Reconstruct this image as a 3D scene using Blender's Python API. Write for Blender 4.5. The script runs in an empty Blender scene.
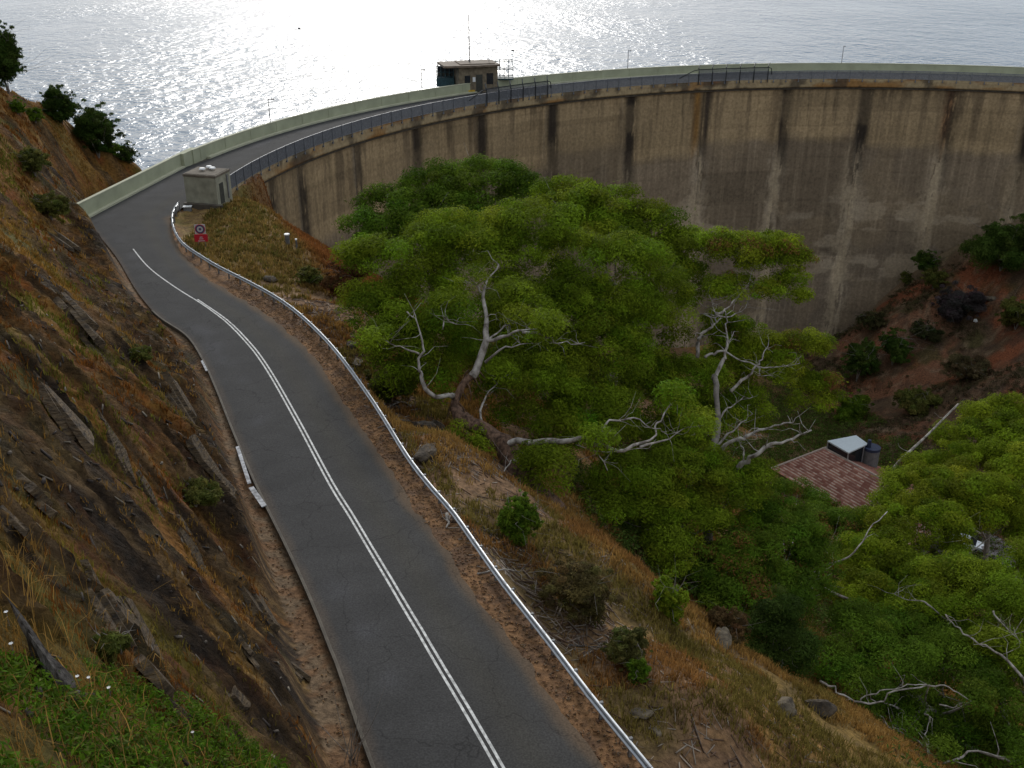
import bpy, math, random
import numpy as np

random.seed(7)
rng = np.random.default_rng(11)
scene = bpy.context.scene
COL = scene.collection
PI = math.pi

# ---------------------------------------------------------------- camera model
F = 1000.0
PITCH = math.atan(464 / 1000.0)
SP, CP = math.sin(PITCH), math.cos(PITCH)
CAMZ = 28.0


def ray(px, py):
    u = (px - 512) / F
    v = (384 - py) / F
    return np.array([u, CP + v * SP, -SP + v * CP])


def U(px, py, Z):
    return ray(px, py) * Z + np.array([0, 0, CAMZ])


def UZ(px, py, z):
    r = ray(px, py)
    return r * ((z - CAMZ) / r[2]) + np.array([0, 0, CAMZ])


# ---------------------------------------------------------------- noise
def _h(ix, iy, seed):
    h = (ix.astype(np.int64) * 374761393 + iy.astype(np.int64) * 668265263 + seed * 974634777) & 0xFFFFFFFF
    h = ((h ^ (h >> 13)) * 1274126177) & 0xFFFFFFFF
    h = h ^ (h >> 16)
    return (h & 0xFFFFFF) / float(0xFFFFFF)


def vn(x, y, seed=0):
    x = np.asarray(x, float); y = np.asarray(y, float)
    ix = np.floor(x); iy = np.floor(y)
    fx = x - ix; fy = y - iy
    fx = fx * fx * (3 - 2 * fx); fy = fy * fy * (3 - 2 * fy)
    a = _h(ix, iy, seed); b = _h(ix + 1, iy, seed); c = _h(ix, iy + 1, seed); d = _h(ix + 1, iy + 1, seed)
    return (a + (b - a) * fx) * (1 - fy) + (c + (d - c) * fx) * fy


def fbm(x, y, seed=0, oct=4, gain=0.5):
    s = 0; a = 1; t = 0
    for i in range(oct):
        s = s + a * vn(x * 2 ** i, y * 2 ** i, seed + i * 17); t += a; a *= gain
    return s / t


def sstep(a, b, x):
    t = np.clip((x - a) / (b - a), 0, 1)
    return t * t * (3 - 2 * t)


def mixc(a, b, w):
    w = np.asarray(w)[..., None]
    return a * (1 - w) + np.asarray(b) * w


# ---------------------------------------------------------------- object helpers
def tag(o, label=None, cat=None, group=None, kind=None):
    if label: o['label'] = label
    if cat: o['category'] = cat
    if group: o['group'] = group
    if kind: o['kind'] = kind
    return o


def empty(name, loc, label=None, cat=None, group=None, rz=0.0):
    o = bpy.data.objects.new(name, None)
    o.empty_display_size = 0.3
    o.location = tuple(float(v) for v in loc)
    o.rotation_euler = (0, 0, rz)
    COL.objects.link(o)
    return tag(o, label, cat, group)


def big_mesh(name, V, Fc, mat, parent=None, col=None, smooth=False, origin=None):
    """fast mesh from numpy arrays; Fc is (m,3) or (m,4); V in world space"""
    V = np.asarray(V, np.float32)
    if origin is None:
        origin = (0, 0, 0) if parent is None else tuple(parent.location)
    V = V - np.asarray(origin, np.float32)
    me = bpy.data.meshes.new(name)
    me.vertices.add(len(V)); me.vertices.foreach_set('co', V.ravel())
    Fc = np.asarray(Fc, np.int32)
    m, k = Fc.shape
    me.loops.add(m * k); me.loops.foreach_set('vertex_index', Fc.ravel())
    me.polygons.add(m)
    me.polygons.foreach_set('loop_start', np.arange(0, m * k, k, dtype=np.int32))
    me.polygons.foreach_set('loop_total', np.full(m, k, np.int32))
    if smooth:
        me.polygons.foreach_set('use_smooth', np.ones(m, bool))
    if col is not None:
        ca = me.color_attributes.new('Col', 'FLOAT_COLOR', 'POINT')
        c4 = np.ones((len(V), 4), np.float32); c4[:, :3] = col
        ca.data.foreach_set('color', c4.ravel())
    me.update(calc_edges=True)
    if mat: me.materials.append(mat)
    o = bpy.data.objects.new(name, me)
    COL.objects.link(o)
    if parent is not None:
        o.parent = parent
    else:
        o.location = origin
    return o


class MB:
    """collects boxes, bars and tubes for ONE mesh, in world space (or local when told)"""
    def __init__(s): s.v = []; s.f = []

    def add(s, V, Fs):
        b = len(s.v)
        s.v += [tuple(float(c) for c in p) for p in V]
        s.f += [tuple(i + b for i in f) for f in Fs]

    def frame_box(s, o, ax, ay, az, x0, x1, y0, y1, z0, z1):
        o = np.asarray(o, float)
        P = [o + ax * x + ay * y + az * z for z in (z0, z1) for (x, y) in ((x0, y0), (x1, y0), (x1, y1), (x0, y1))]
        s.add(P, [(3, 2, 1, 0), (4, 5, 6, 7), (0, 1, 5, 4), (1, 2, 6, 5), (2, 3, 7, 6), (3, 0, 4, 7)])

    def box(s, x0, x1, y0, y1, z0, z1):
        s.frame_box((0, 0, 0), np.array([1., 0, 0]), np.array([0, 1., 0]), np.array([0, 0, 1.]), x0, x1, y0, y1, z0, z1)

    def tube(s, P, R, n=6, caps=True):
        P = [np.asarray(p, float) for p in P]
        if not hasattr(R, '__len__'): R = [R] * len(P)
        rings = []
        up = np.array([0.0, 0, 1])
        for i, p in enumerate(P):
            t = P[min(i + 1, len(P) - 1)] - P[max(i - 1, 0)]
            L = np.linalg.norm(t)
            t = t / L if L > 1e-9 else up
            a = np.cross(t, up if abs(t[2]) < .95 else np.array([1.0, 0, 0])); a /= np.linalg.norm(a)
            b = np.cross(t, a)
            rings.append([p + R[i] * (a * math.cos(2 * PI * k / n) + b * math.sin(2 * PI * k / n)) for k in range(n)])
        V = [q for r in rings for q in r]; Fs = []
        for i in range(len(P) - 1):
            for k in range(n):
                k2 = (k + 1) % n
                Fs.append((i * n + k, i * n + k2, (i + 1) * n + k2, (i + 1) * n + k))
        if caps:
            Fs.append(tuple(range(n - 1, -1, -1))); Fs.append(tuple((len(P) - 1) * n + k for k in range(n)))
        s.add(V, Fs)

    def prism(s, poly, z0, z1):
        n = len(poly)
        V = [(p[0], p[1], z0) for p in poly] + [(p[0], p[1], z1) for p in poly]
        Fs = [tuple(range(n - 1, -1, -1)), tuple(range(n, 2 * n))]
        for i in range(n):
            j = (i + 1) % n
            Fs.append((i, j, n + j, n + i))
        s.add(V, Fs)

    def sweep(s, path, prof, closed=True, side=None, cap=True):
        """path: (n,3) pts; prof: list of (out, up) offsets, out = to the right of travel"""
        path = np.asarray(path, float); n = len(path); m = len(prof)
        V = []
        for i in range(n):
            t = path[min(i + 1, n - 1)] - path[max(i - 1, 0)]
            t[2] = 0; t /= np.linalg.norm(t)
            rt = np.array([t[1], -t[0], 0])
            for (a, b) in prof:
                V.append(path[i] + rt * a + np.array([0, 0, b]))
        Fs = []
        for i in range(n - 1):
            for k in range(m if closed else m - 1):
                k2 = (k + 1) % m
                Fs.append((i * m + k, i * m + k2, (i + 1) * m + k2, (i + 1) * m + k))
        if cap and closed:
            Fs.append(tuple(range(m))); Fs.append(tuple((n - 1) * m + k for k in range(m - 1, -1, -1)))
        s.add(V, Fs)

    def build(s, name, mat, parent=None, smooth=False, origin=None, bevel=0):
        if origin is None:
            origin = (0, 0, 0) if parent is None else None
        me = bpy.data.meshes.new(name)
        if parent is not None and origin is None:
            M = root_matrix(parent).inverted()
            from mathutils import Vector
            vs = [tuple(M @ Vector(v)) for v in s.v]
        else:
            vs = [tuple(a - b for a, b in zip(v, origin)) for v in s.v]
        me.from_pydata(vs, [], s.f); me.update()
        import bmesh
        bm = bmesh.new(); bm.from_mesh(me); bmesh.ops.recalc_face_normals(bm, faces=bm.faces); bm.to_mesh(me); bm.free()
        if smooth:
            for p in me.polygons: p.use_smooth = True
        if mat: me.materials.append(mat)
        o = bpy.data.objects.new(name, me); COL.objects.link(o)
        if parent is not None: o.parent = parent
        else: o.location = tuple(float(v) for v in origin)
        if bevel:
            md = o.modifiers.new('bevel', 'BEVEL'); md.width = bevel; md.segments = 2; md.limit_method = 'ANGLE'
        return o


def root_matrix(o):
    from mathutils import Matrix
    M = Matrix.Identity(4)
    while o is not None:
        L = Matrix.Translation(o.location) @ o.rotation_euler.to_matrix().to_4x4()
        M = L @ M
        o = o.parent
    return M


def smooth_path(P, n=6):
    """Catmull-Rom through points"""
    P = np.asarray(P, float)
    Q = np.vstack([2 * P[0] - P[1], P, 2 * P[-1] - P[-2]])
    out = []
    for i in range(1, len(Q) - 2):
        p0, p1, p2, p3 = Q[i - 1], Q[i], Q[i + 1], Q[i + 2]
        for t in np.linspace(0, 1, n, endpoint=False):
            out.append(0.5 * ((2 * p1) + (-p0 + p2) * t + (2 * p0 - 5 * p1 + 4 * p2 - p3) * t * t + (-p0 + 3 * p1 - 3 * p2 + p3) * t ** 3))
    out.append(P[-1])
    return np.array(out)


def resample(P, step):
    P = np.asarray(P, float)
    d = np.r_[0, np.cumsum(np.linalg.norm(np.diff(P, axis=0), axis=1))]
    s = np.linspace(0, d[-1], max(2, int(round(d[-1] / step)) + 1))
    return np.c_[tuple(np.interp(s, d, P[:, k]) for k in range(P.shape[1]))]


# ---------------------------------------------------------------- materials
MATS = {}


def new_mat(name):
    m = bpy.data.materials.new(name); m.use_nodes = True
    nt = m.node_tree
    return m, nt, nt.nodes['Principled BSDF'], nt.links


def mat(name, col, rough=0.7, metal=0.0, var=0.25, scale=3.0, bump=0.0, bscale=20.0, spec=0.3, col2=None, stretch=None):
    m, nt, b, L = new_mat(name)
    tc = nt.nodes.new('ShaderNodeTexCoord')
    mp = nt.nodes.new('ShaderNodeMapping')
    if stretch: mp.inputs['Scale'].default_value = stretch
    L.new(tc.outputs['Object'], mp.inputs[0])
    nz = nt.nodes.new('ShaderNodeTexNoise'); nz.inputs['Scale'].default_value = scale; nz.inputs['Detail'].default_value = 6
    L.new(mp.outputs[0], nz.inputs['Vector'])
    rp = nt.nodes.new('ShaderNodeValToRGB')
    c = np.array(col)
    a = c * (1 - var); bcol = c * (1 + var) if col2 is None else np.array(col2)
    rp.color_ramp.elements[0].position = .3; rp.color_ramp.elements[1].position = .7
    rp.color_ramp.elements[0].color = (*a, 1); rp.color_ramp.elements[1].color = (*bcol, 1)
    L.new(nz.outputs['Fac'], rp.inputs[0]); L.new(rp.outputs[0], b.inputs['Base Color'])
    b.inputs['Roughness'].default_value = rough; b.inputs['Metallic'].default_value = metal
    b.inputs['Specular IOR Level'].default_value = spec
    if bump:
        n2 = nt.nodes.new('ShaderNodeTexNoise'); n2.inputs['Scale'].default_value = bscale; n2.inputs['Detail'].default_value = 5
        L.new(mp.outputs[0], n2.inputs['Vector'])
        bp = nt.nodes.new('ShaderNodeBump'); bp.inputs['Strength'].default_value = 1.0; bp.inputs['Distance'].default_value = bump
        L.new(n2.outputs['Fac'], bp.inputs['Height']); L.new(bp.outputs[0], b.inputs['Normal'])
    MATS[name] = m
    return m


def vcol_mat(name, rough=0.9, nscale=2.0, nvar=0.35, bump=0.05, bscale=6.0, spec=0.15, stretch=None, transl=0.0):
    m, nt, b, L = new_mat(name)
    at = nt.nodes.new('ShaderNodeAttribute'); at.attribute_name = 'Col'
    out = at.outputs['Color']
    if nvar:
        tc = nt.nodes.new('ShaderNodeTexCoord')
        mp = nt.nodes.new('ShaderNodeMapping')
        if stretch: mp.inputs['Scale'].default_value = stretch
        L.new(tc.outputs['Object'], mp.inputs[0])
        nz = nt.nodes.new('ShaderNodeTexNoise'); nz.inputs['Scale'].default_value = nscale; nz.inputs['Detail'].default_value = 8
        nz.inputs['Roughness'].default_value = .65
        L.new(mp.outputs[0], nz.inputs['Vector'])
        mr = nt.nodes.new('ShaderNodeMapRange')
        mr.inputs[1].default_value = .25; mr.inputs[2].default_value = .75
        mr.inputs[3].default_value = 1 - nvar; mr.inputs[4].default_value = 1 + nvar
        L.new(nz.outputs['Fac'], mr.inputs[0])
        vm = nt.nodes.new('ShaderNodeVectorMath'); vm.operation = 'SCALE'
        L.new(out, vm.inputs[0]); L.new(mr.outputs[0], vm.inputs['Scale'])
        out = vm.outputs[0]
    L.new(out, b.inputs['Base Color'])
    b.inputs['Roughness'].default_value = rough
    b.inputs['Specular IOR Level'].default_value = spec
    if bump:
        n2 = nt.nodes.new('ShaderNodeTexNoise'); n2.inputs['Scale'].default_value = bscale; n2.inputs['Detail'].default_value = 8
        n2.inputs['Roughness'].default_value = .65
        L.new(mp.outputs[0], n2.inputs['Vector'])
        bp = nt.nodes.new('ShaderNodeBump'); bp.inputs['Strength'].default_value = 1.0; bp.inputs['Distance'].default_value = bump
        L.new(n2.outputs['Fac'], bp.inputs['Height']); L.new(bp.outputs[0], b.inputs['Normal'])
    if transl:
        mo = nt.nodes['Material Output']
        tr = nt.nodes.new('ShaderNodeBsdfTranslucent'); L.new(out, tr.inputs['Color'])
        mx = nt.nodes.new('ShaderNodeMixShader'); mx.inputs[0].default_value = transl
        L.new(b.outputs[0], mx.inputs[1]); L.new(tr.outputs[0], mx.inputs[2]); L.new(mx.outputs[0], mo.inputs['Surface'])
    MATS[name] = m
    return m


M_TERRAIN = vcol_mat('terrain_ground', nscale=3.5, nvar=.75, bump=.16, bscale=3.0)
M_DAM = vcol_mat('dam_concrete', nscale=2.0, nvar=.35, bump=.02, bscale=3, rough=.85)
M_LEAF = vcol_mat('leaves', nvar=0, bump=0, rough=.75, spec=.06, transl=.4)
M_GRASS = vcol_mat('grass_blades', nvar=0, bump=0, rough=.8, spec=.06, transl=.3)
M_STICK = vcol_mat('sticks', nvar=0, bump=0, rough=.85, spec=.2)
M_ASPH = mat('asphalt', (.046, .045, .046), rough=.62, var=.12, scale=.35, bump=.006, bscale=60, spec=.35)
M_LINE = mat('road_paint', (.5, .5, .48), rough=.7, var=.45, scale=5)
M_KERB = mat('kerb_concrete', (.085, .072, .055), rough=.85, var=.35, scale=1.5, bump=.01)
M_WPAINT = mat('white_kerb_paint', (.36, .36, .37), rough=.7, var=.6, scale=4)
M_GALV = mat('galvanised_steel', (.4, .42, .44), rough=.42, metal=.6, var=.15, scale=4)
M_POST = mat('grey_post', (.2, .2, .2), rough=.6, metal=.3, var=.2)
M_GREEN = mat('green_concrete', (.36, .37, .25), rough=.8, var=.14, scale=.5, bump=.006, bscale=8)
M_GREENL = mat('pale_coping', (.44, .435, .31), rough=.8, var=.12, scale=.6)
M_RAILB = mat('blue_grey_railing', (.16, .17, .19), rough=.5, metal=.3, var=.2)
M_DARK = mat('dark_metal', (.03, .033, .036), rough=.5, metal=.4, var=.2)
M_HUT = mat('hut_render', (.29, .28, .21), rough=.85, var=.28, scale=1.1, bump=.006)
M_HUTROOF = mat('hut_roof', (.15, .125, .095), rough=.9, var=.3, scale=1.2)
M_DOORD = mat('dark_door', (.05, .05, .04), rough=.7)
M_STONE = mat('gatehouse_stone', (.17, .135, .09), rough=.9, var=.35, scale=1.6, bump=.03, bscale=5)
M_GATEROOF = mat('gatehouse_roof', (.16, .12, .085), rough=.8, var=.35, scale=1.0)
M_GLASSD = mat('dark_glass', (.012, .016, .02), rough=.12, var=.2, spec=.6)
M_TEAL = mat('teal_steel', (.035, .075, .085), rough=.55, metal=.2, var=.3)
M_YELLOW = mat('yellow_paint', (.5, .32, .03), rough=.6, var=.2)
M_WHITE = mat('white_panel', (.7, .7, .68), rough=.5, var=.08)
M_RED = mat('sign_red', (.5, .02, .035), rough=.45, var=.08)
M_SIGNW = mat('sign_grey_white', (.5, .48, .48), rough=.45, var=.08)
M_SIGNB = mat('sign_ring', (.07, .06, .12), rough=.5, var=.15)
M_BARKP = mat('pale_bark', (.15, .115, .09), rough=.85, var=.4, scale=2.6, col2=(.5, .46, .41), bump=.04, bscale=8, stretch=(1, 1, .5))
M_BARKR = mat('rough_brown_bark', (.06, .034, .022), rough=.95, var=.5, scale=4, bump=.16, bscale=7, stretch=(1, 1, .35), col2=(.22, .13, .085))
M_BARKG = mat('grey_bark', (.2, .175, .15), rough=.9, var=.4, scale=2.2, bump=.03, bscale=6)
M_DEAD = mat('weathered_wood', (.05, .042, .036), rough=.95, var=.55, scale=6, bump=.03, bscale=16, stretch=(3, 3, .6), col2=(.17, .15, .135))
M_ROCKD = mat('dark_rock', (.05, .04, .032), rough=.9, var=.5, scale=2.6, bump=.1, bscale=5, col2=(.1, .075, .05))
M_SLATE = mat('slaty_rock', (.045, .033, .024), rough=.9, var=.5, scale=2.6, bump=.16, bscale=5, col2=(.14, .095, .05), stretch=(1, 1, 4))
M_ROCKP = mat('pale_rock', (.07, .055, .04), rough=.9, var=.4, scale=3, bump=.1, bscale=5, col2=(.17, .135, .09))
M_TANK = mat('tank_steel', (.17, .17, .17), rough=.6, metal=.2, var=.25, scale=2)
M_NAVY = mat('navy_steel', (.03, .04, .075), rough=.5, var=.2)
M_SKYROOF = mat('pale_sheet_roof', (.5, .55, .57), rough=.5, var=.06)
M_BRICK = mat('house_wall', (.2, .13, .09), rough=.9, var=.25)
M_CAP = mat('ridge_mortar', (.38, .3, .25), rough=.85, var=.2)
M_CAR = mat('car_paint', (.7, .72, .74), rough=.25, var=.03, spec=.5)
M_TYRE = mat('tyre', (.02, .02, .02), rough=.9)
M_BIRD = mat('dark_feathers', (.02, .02, .02), rough=.8)
M_FLOWER = mat('white_petals', (.8, .8, .78), rough=.6, var=.05)


def roof_mat():
    m, nt, b, L = new_mat('red_roof_tiles')
    uv = nt.nodes.new('ShaderNodeAttribute'); uv.attribute_name = 'Col'   # Col = (tile row, tile column, 0)
    sx = nt.nodes.new('ShaderNodeSeparateXYZ'); L.new(uv.outputs['Vector'], sx.inputs[0])
    fr = nt.nodes.new('ShaderNodeMath'); fr.operation = 'FRACT'; L.new(sx.outputs[0], fr.inputs[0])
    nz = nt.nodes.new('ShaderNodeTexNoise'); nz.inputs['Scale'].default_value = .35; nz.inputs['Detail'].default_value = 4
    wn = nt.nodes.new('ShaderNodeTexWhiteNoise')
    fl = nt.nodes.new('ShaderNodeVectorMath'); fl.operation = 'FLOOR'; L.new(uv.outputs['Vector'], fl.inputs[0]); L.new(fl.outputs[0], wn.inputs['Vector'])
    tc = nt.nodes.new('ShaderNodeTexCoord'); L.new(tc.outputs['Object'], nz.inputs['Vector'])
    rp = nt.nodes.new('ShaderNodeValToRGB')
    rp.color_ramp.elements[0].position = .35; rp.color_ramp.elements[0].color = (.29, .12, .09, 1)
    rp.color_ramp.elements[1].position = .7; rp.color_ramp.elements[1].color = (.47, .215, .155, 1)
    mx0 = nt.nodes.new('ShaderNodeMath'); mx0.operation = 'MULTIPLY_ADD'
    L.new(wn.outputs['Value'], mx0.inputs[0]); mx0.inputs[1].default_value = .4
    L.new(nz.outputs['Fac'], mx0.inputs[2])
    sb = nt.nodes.new('ShaderNodeMath'); sb.operation = 'SUBTRACT'; L.new(mx0.outputs[0], sb.inputs[0]); sb.inputs[1].default_value = .2
    L.new(sb.outputs[0], rp.inputs[0])
    gt = nt.nodes.new('ShaderNodeMath'); gt.operation = 'GREATER_THAN'; gt.inputs[1].default_value = .62; L.new(fr.outputs[0], gt.inputs[0])
    mm = nt.nodes.new('ShaderNodeMath'); mm.operation = 'MULTIPLY'; L.new(gt.outputs[0], mm.inputs[0]); L.new(wn.outputs['Value'], mm.inputs[1])
    mx = nt.nodes.new('ShaderNodeMix'); mx.data_type = 'RGBA'
    L.new(mm.outputs[0], mx.inputs[0]); L.new(rp.outputs[0], mx.inputs[6]); mx.inputs[7].default_value = (.75, .62, .52, 1)
    L.new(mx.outputs[2], b.inputs['Base Color'])
    b.inputs['Roughness'].default_value = .85
    b.inputs['Specular IOR Level'].default_value = .2
    return m


M_TILES = roof_mat()


def water_mat():
    m, nt, b, L = new_mat('reservoir_water')
    b.inputs['Base Color'].default_value = (.02, .08, .15, 1)
    b.inputs['Roughness'].default_value = .16
    b.inputs['IOR'].default_value = 1.33
    tc = nt.nodes.new('ShaderNodeTexCoord')
    def noise(sx, sy, sc, det=3):
        mp = nt.nodes.new('ShaderNodeMapping'); mp.inputs['Scale'].default_value = (sx, sy, 1)
        mp.inputs['Rotation'].default_value = (0, 0, .25)
        L.new(tc.outputs['Object'], mp.inputs[0])
        n = nt.nodes.new('ShaderNodeTexNoise'); n.inputs['Scale'].default_value = sc; n.inputs['Detail'].default_value = det
        L.new(mp.outputs[0], n.inputs['Vector']); return n
    n1 = noise(1, .75, .55, 4); n2 = noise(1, .6, .16, 3); n3 = noise(1, .5, .02, 2)
    # calmer and rougher patches of wind
    mr = nt.nodes.new('ShaderNodeMapRange'); mr.inputs[1].default_value = .35; mr.inputs[2].default_value = .65
    mr.inputs[3].default_value = .55; mr.inputs[4].default_value = 1.15
    L.new(n3.outputs['Fac'], mr.inputs[0])
    ad = nt.nodes.new('ShaderNodeMath'); ad.operation = 'MULTIPLY_ADD'
    L.new(n2.outputs['Fac'], ad.inputs[0]); ad.inputs[1].default_value = 1.6; L.new(n1.outputs['Fac'], ad.inputs[2])
    ml = nt.nodes.new('ShaderNodeMath'); ml.operation = 'MULTIPLY'; L.new(ad.outputs[0], ml.inputs[0]); L.new(mr.outputs[0], ml.inputs[1])
    bp = nt.nodes.new('ShaderNodeBump'); bp.inputs['Strength'].default_value = 1.0; bp.inputs['Distance'].default_value = .72
    L.new(ml.outputs[0], bp.inputs['Height']); L.new(bp.outputs[0], b.inputs['Normal'])
    return m


M_WATER = water_mat()

# ================================================================ DAM ARC
CX, CY, R0 = 64.0, 104.6, 96.7      # centre and radius of the downstream edge of the crest


def arc(deg, r, z=0.0):
    a = math.radians(deg)
    return np.array([CX + r * math.cos(a), CY + r * math.sin(a), z])


def dam_hit(px, py, r=R0 + .7):
    """ray against the cylinder of the dam face: returns angle (deg) and z"""
    d = ray(px, py)
    a = d[0] ** 2 + d[1] ** 2; b = -2 * (d[0] * CX + d[1] * CY); c = CX ** 2 + CY ** 2 - r * r
    t = (-b + math.sqrt(b * b - 4 * a * c)) / (2 * a)
    p = d * t
    return math.degrees(math.atan2(p[1] - CY, p[0] - CX)), p[2] + CAMZ


# ================================================================ ROAD TRACE
def zr(Y):
    return float(np.interp(Y, [0, 23.7, 41.7, 58, 76, 92, 120], [6.0, 3.5, 1.5, .7, .2, 0, 0]))


def UR(px, py, dz=0.0):
    """pixel to a point on the road surface (+dz)"""
    z = 1.0
    for _ in range(25):
        p = UZ(px, py, z + dz); z = zr(p[1])
    return UZ(px, py, z + dz)


kerb_px = [(375, 768), (356, 716), (340, 669), (333, 652), (313, 602), (290, 552), (270, 512), (253, 476), (233, 429), (217, 389), (203, 359), (187, 336), (158, 316), (136, 290), (117, 258), (97, 233)]
redge_px = [(607, 768), (573, 725), (527, 662), (487, 612), (450, 555), (417, 512), (400, 484), (373, 443), (340, 397), (313, 355), (283, 328), (253, 306), (227, 291), (200, 272), (182, 253), (173, 236), (170, 220)]
rail_px = [(653, 768), (593, 695), (547, 635), (500, 575), (455, 512), (430, 483), (407, 453), (373, 399), (337, 350), (307, 319), (280, 298), (250, 281), (220, 266), (203, 256), (184, 243), (175, 230), (172, 217), (174, 208), (178, 202)]
centre_px = [(500, 768), (424, 640), (386, 576), (348, 512), (337, 496), (287, 403), (253, 349), (213, 311), (180, 291), (152, 271), (138, 256), (134, 250)]
KERB = smooth_path([UR(*p) for p in kerb_px], 5)
REDGE = smooth_path([UR(*p) for p in redge_px], 5)
RAIL = smooth_path([UR(p[0], p[1], .72) for p in rail_px], 5)
CENT = smooth_path([UR(*p) for p in centre_px], 6)


def extend_near(P, off):
    """carry a trace on beneath the camera, bending to the right"""
    d = P[0] - P[3]; h = math.atan2(d[1], d[0]); pts = []; p = P[0].copy()
    for i in range(14):
        h += .075 if i > 1 else 0
        st = 2.2 + off * .075 * (1 if i > 1 else 0)
        p = p + np.array([math.cos(h) * st, math.sin(h) * st, 0]); p[2] = P[0][2] + (i + 1) * .12
        pts.append(p.copy())
    return np.vstack([np.array(pts[::-1]), P])


KERB_X = extend_near(KERB, 3.5); REDGE_X = extend_near(REDGE, -3.2); CENT_X = extend_near(CENT, 0); RAIL_X = extend_near(RAIL, -4.6)

# corridor of the road for shaping the ground: left and right borders sampled by arclength fraction
nS = 90
LB = resample(KERB_X, 1.0); RB = resample(RAIL_X[:-12], 1.0)
tt = np.linspace(0, 1, nS)


def frac(P, t):
    d = np.r_[0, np.cumsum(np.linalg.norm(np.diff(P[:, :2], axis=0), axis=1))]
    return np.c_[tuple(np.interp(t * d[-1], d, P[:, k]) for k in range(3))]


LBs = frac(LB, tt); RBs = frac(RB, tt)
# carry the corridor on to the crest past the hut
PARA_A = UZ(82, 221.5, 0); PARA_B = UZ(186, 165, 0)
ext = [(PARA_A, np.array([-36.6, 101, 0])), ((PARA_A * .6 + PARA_B * .4), np.array([-35.6, 106, 0])), (PARA_B, np.array([-33.5, 116, 0]))]
LBs = np.vstack([LBs] + [e[0] for e in ext]); RBs = np.vstack([RBs] + [e[1] for e in ext])
LBs[:, 2] = [zr(p[1]) if p[1] > 23 else p[2] for p in LBs]
RBs[:, 2] = [zr(p[1]) if p[1] > 23 else p[2] - .7 for p in RBs]
MID = (LBs + RBs) / 2
HALF = np.linalg.norm((LBs - RBs)[:, :2], axis=1) / 2


def corridor(X, Y):
    """signed lateral distance from the corridor's middle (left +), half width, road height, all arrays"""
    shp = X.shape; x = X.ravel(); y = Y.ravel()
    best = np.full(x.shape, 1e9); lat = np.zeros_like(x); hw = np.zeros_like(x); rz = np.zeros_like(x)
    for i in range(len(MID) - 1):
        a = MID[i]; b = MID[i + 1]; d = (b - a)[:2]; L2 = d @ d
        if L2 < 1e-8: continue
        t = np.clip(((x - a[0]) * d[0] + (y - a[1]) * d[1]) / L2, 0, 1)
        qx = a[0] + t * d[0]; qy = a[1] + t * d[1]
        ds = np.hypot(x - qx, y - qy)
        m = ds < best
        best[m] = ds[m]
        cr = d[0] * (y - qy) - d[1] * (x - qx)
        lat[m] = (np.sign(cr) * ds)[m]
        hw[m] = (HALF[i] + t * (HALF[i + 1] - HALF[i]))[m]
        rz[m] = (a[2] + t * (b[2] - a[2]))[m]
    return lat.reshape(shp), hw.reshape(shp), rz.reshape(shp)


# ================================================================ TERRAIN
cp = []


def C(px, py, Z): cp.append(U(px, py, Z))


def W(x, y, z): cp.append(np.array([x, y, z], float))


# left hillside, from the camera's feet to the ridge over the water
W(0, 0, 26.2); W(-8, -6, 29); W(-3, 3, 24); W(4, 2, 18); W(-20, -8, 33)
for a in [(0, 768, 9.5), (100, 768, 11), (200, 768, 14.5), (260, 768, 19.5), (305, 768, 25.5),
          (0, 700, 10.5), (100, 700, 13.5), (200, 700, 19.5), (270, 705, 28), (302, 705, 32.5), (258, 600, 39.5),(165, 352, 68),(205, 440, 53), (130, 296, 80),
          (0, 600, 13), (100, 600, 18.5), (200, 600, 29), (0, 500, 18), (100, 500, 26), (180, 500, 39),
          (0, 400, 27), (100, 400, 38), (160, 400, 51), (0, 300, 42), (60, 300, 51), (105, 300, 66),
          (0, 200, 62), (50, 200, 86), (72, 215, 96), (0, 130, 86), (60, 150, 110), (105, 175, 118),
          (0, 84, 106), (60, 116, 116), (110, 150, 124), (137, 166, 125), (85, 133, 122), (125, 159, 125), (88, 165, 119), (60, 180, 104), (30, 108, 111), (72, 195, 101)]:
    C(*a)
# back of the ridge falls to the reservoir
W(-62, 114, 8); W(-68, 128, -3); W(-58, 130, -2); W(-50, 136, -6); W(-49.5, 127, -1.2); W(-70, 105, 14); W(-90, 100, 14); W(-90, 135, -8); W(-60, 60, 22); W(-40, 30, 26); W(-90, 40, 34)
W(-46, 142, -12); W(-130, 100, 16); W(-130, 150, -12)
# knoll between the road and the dam
for a in [(250, 230, 100), (225, 215, 104), (300, 240, 101), (270, 210, 109), (320, 262, 97), (340, 300, 88), (240, 262, 92), (370, 340, 79), (300, 300, 83), (312, 247, 112), (285, 228, 113), (340, 268, 106), (262, 212, 116)]: C(*a)
# bank below the guard rail
for a in [(440, 440, 57), (700, 700, 40.5), (868, 768, 45), (800, 700, 49), (620, 560, 52), (545, 505, 61), (760, 768, 40.5),
          (700, 620, 63), (600, 400, 96), (800, 600, 82), (900, 600, 100), (1024, 768, 68), (950, 700, 75), (640, 640, 47), (560, 600, 46.5)]: C(*a)
W(15, 12, 0); W(40, 20, -14); W(60, 40, -30); W(90, 60, -38); W(30, 0, -2)
# valley floor
W(44, 124, -48); W(52, 112, -47.5); W(36, 126, -47); W(47, 135, -48.6); W(58, 100, -45.5); W(60, 122, -47.5); W(20, 130, -40); W(40, 150, -51); W(30, 105, -39); W(75, 95, -44); W(110, 90, -40)
# far side of the valley
for a in [(900, 330, 192), (870, 400, 184), (960, 330, 187), (1024, 300, 182), (960, 400, 167), (1024, 400, 157), (885, 440, 164)]: C(*a)
W(110, 130, -28); W(125, 160, -8); W(150, 140, -2); W(160, 100, -10); W(160, 190, 8); W(200, 150, 15)
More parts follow.
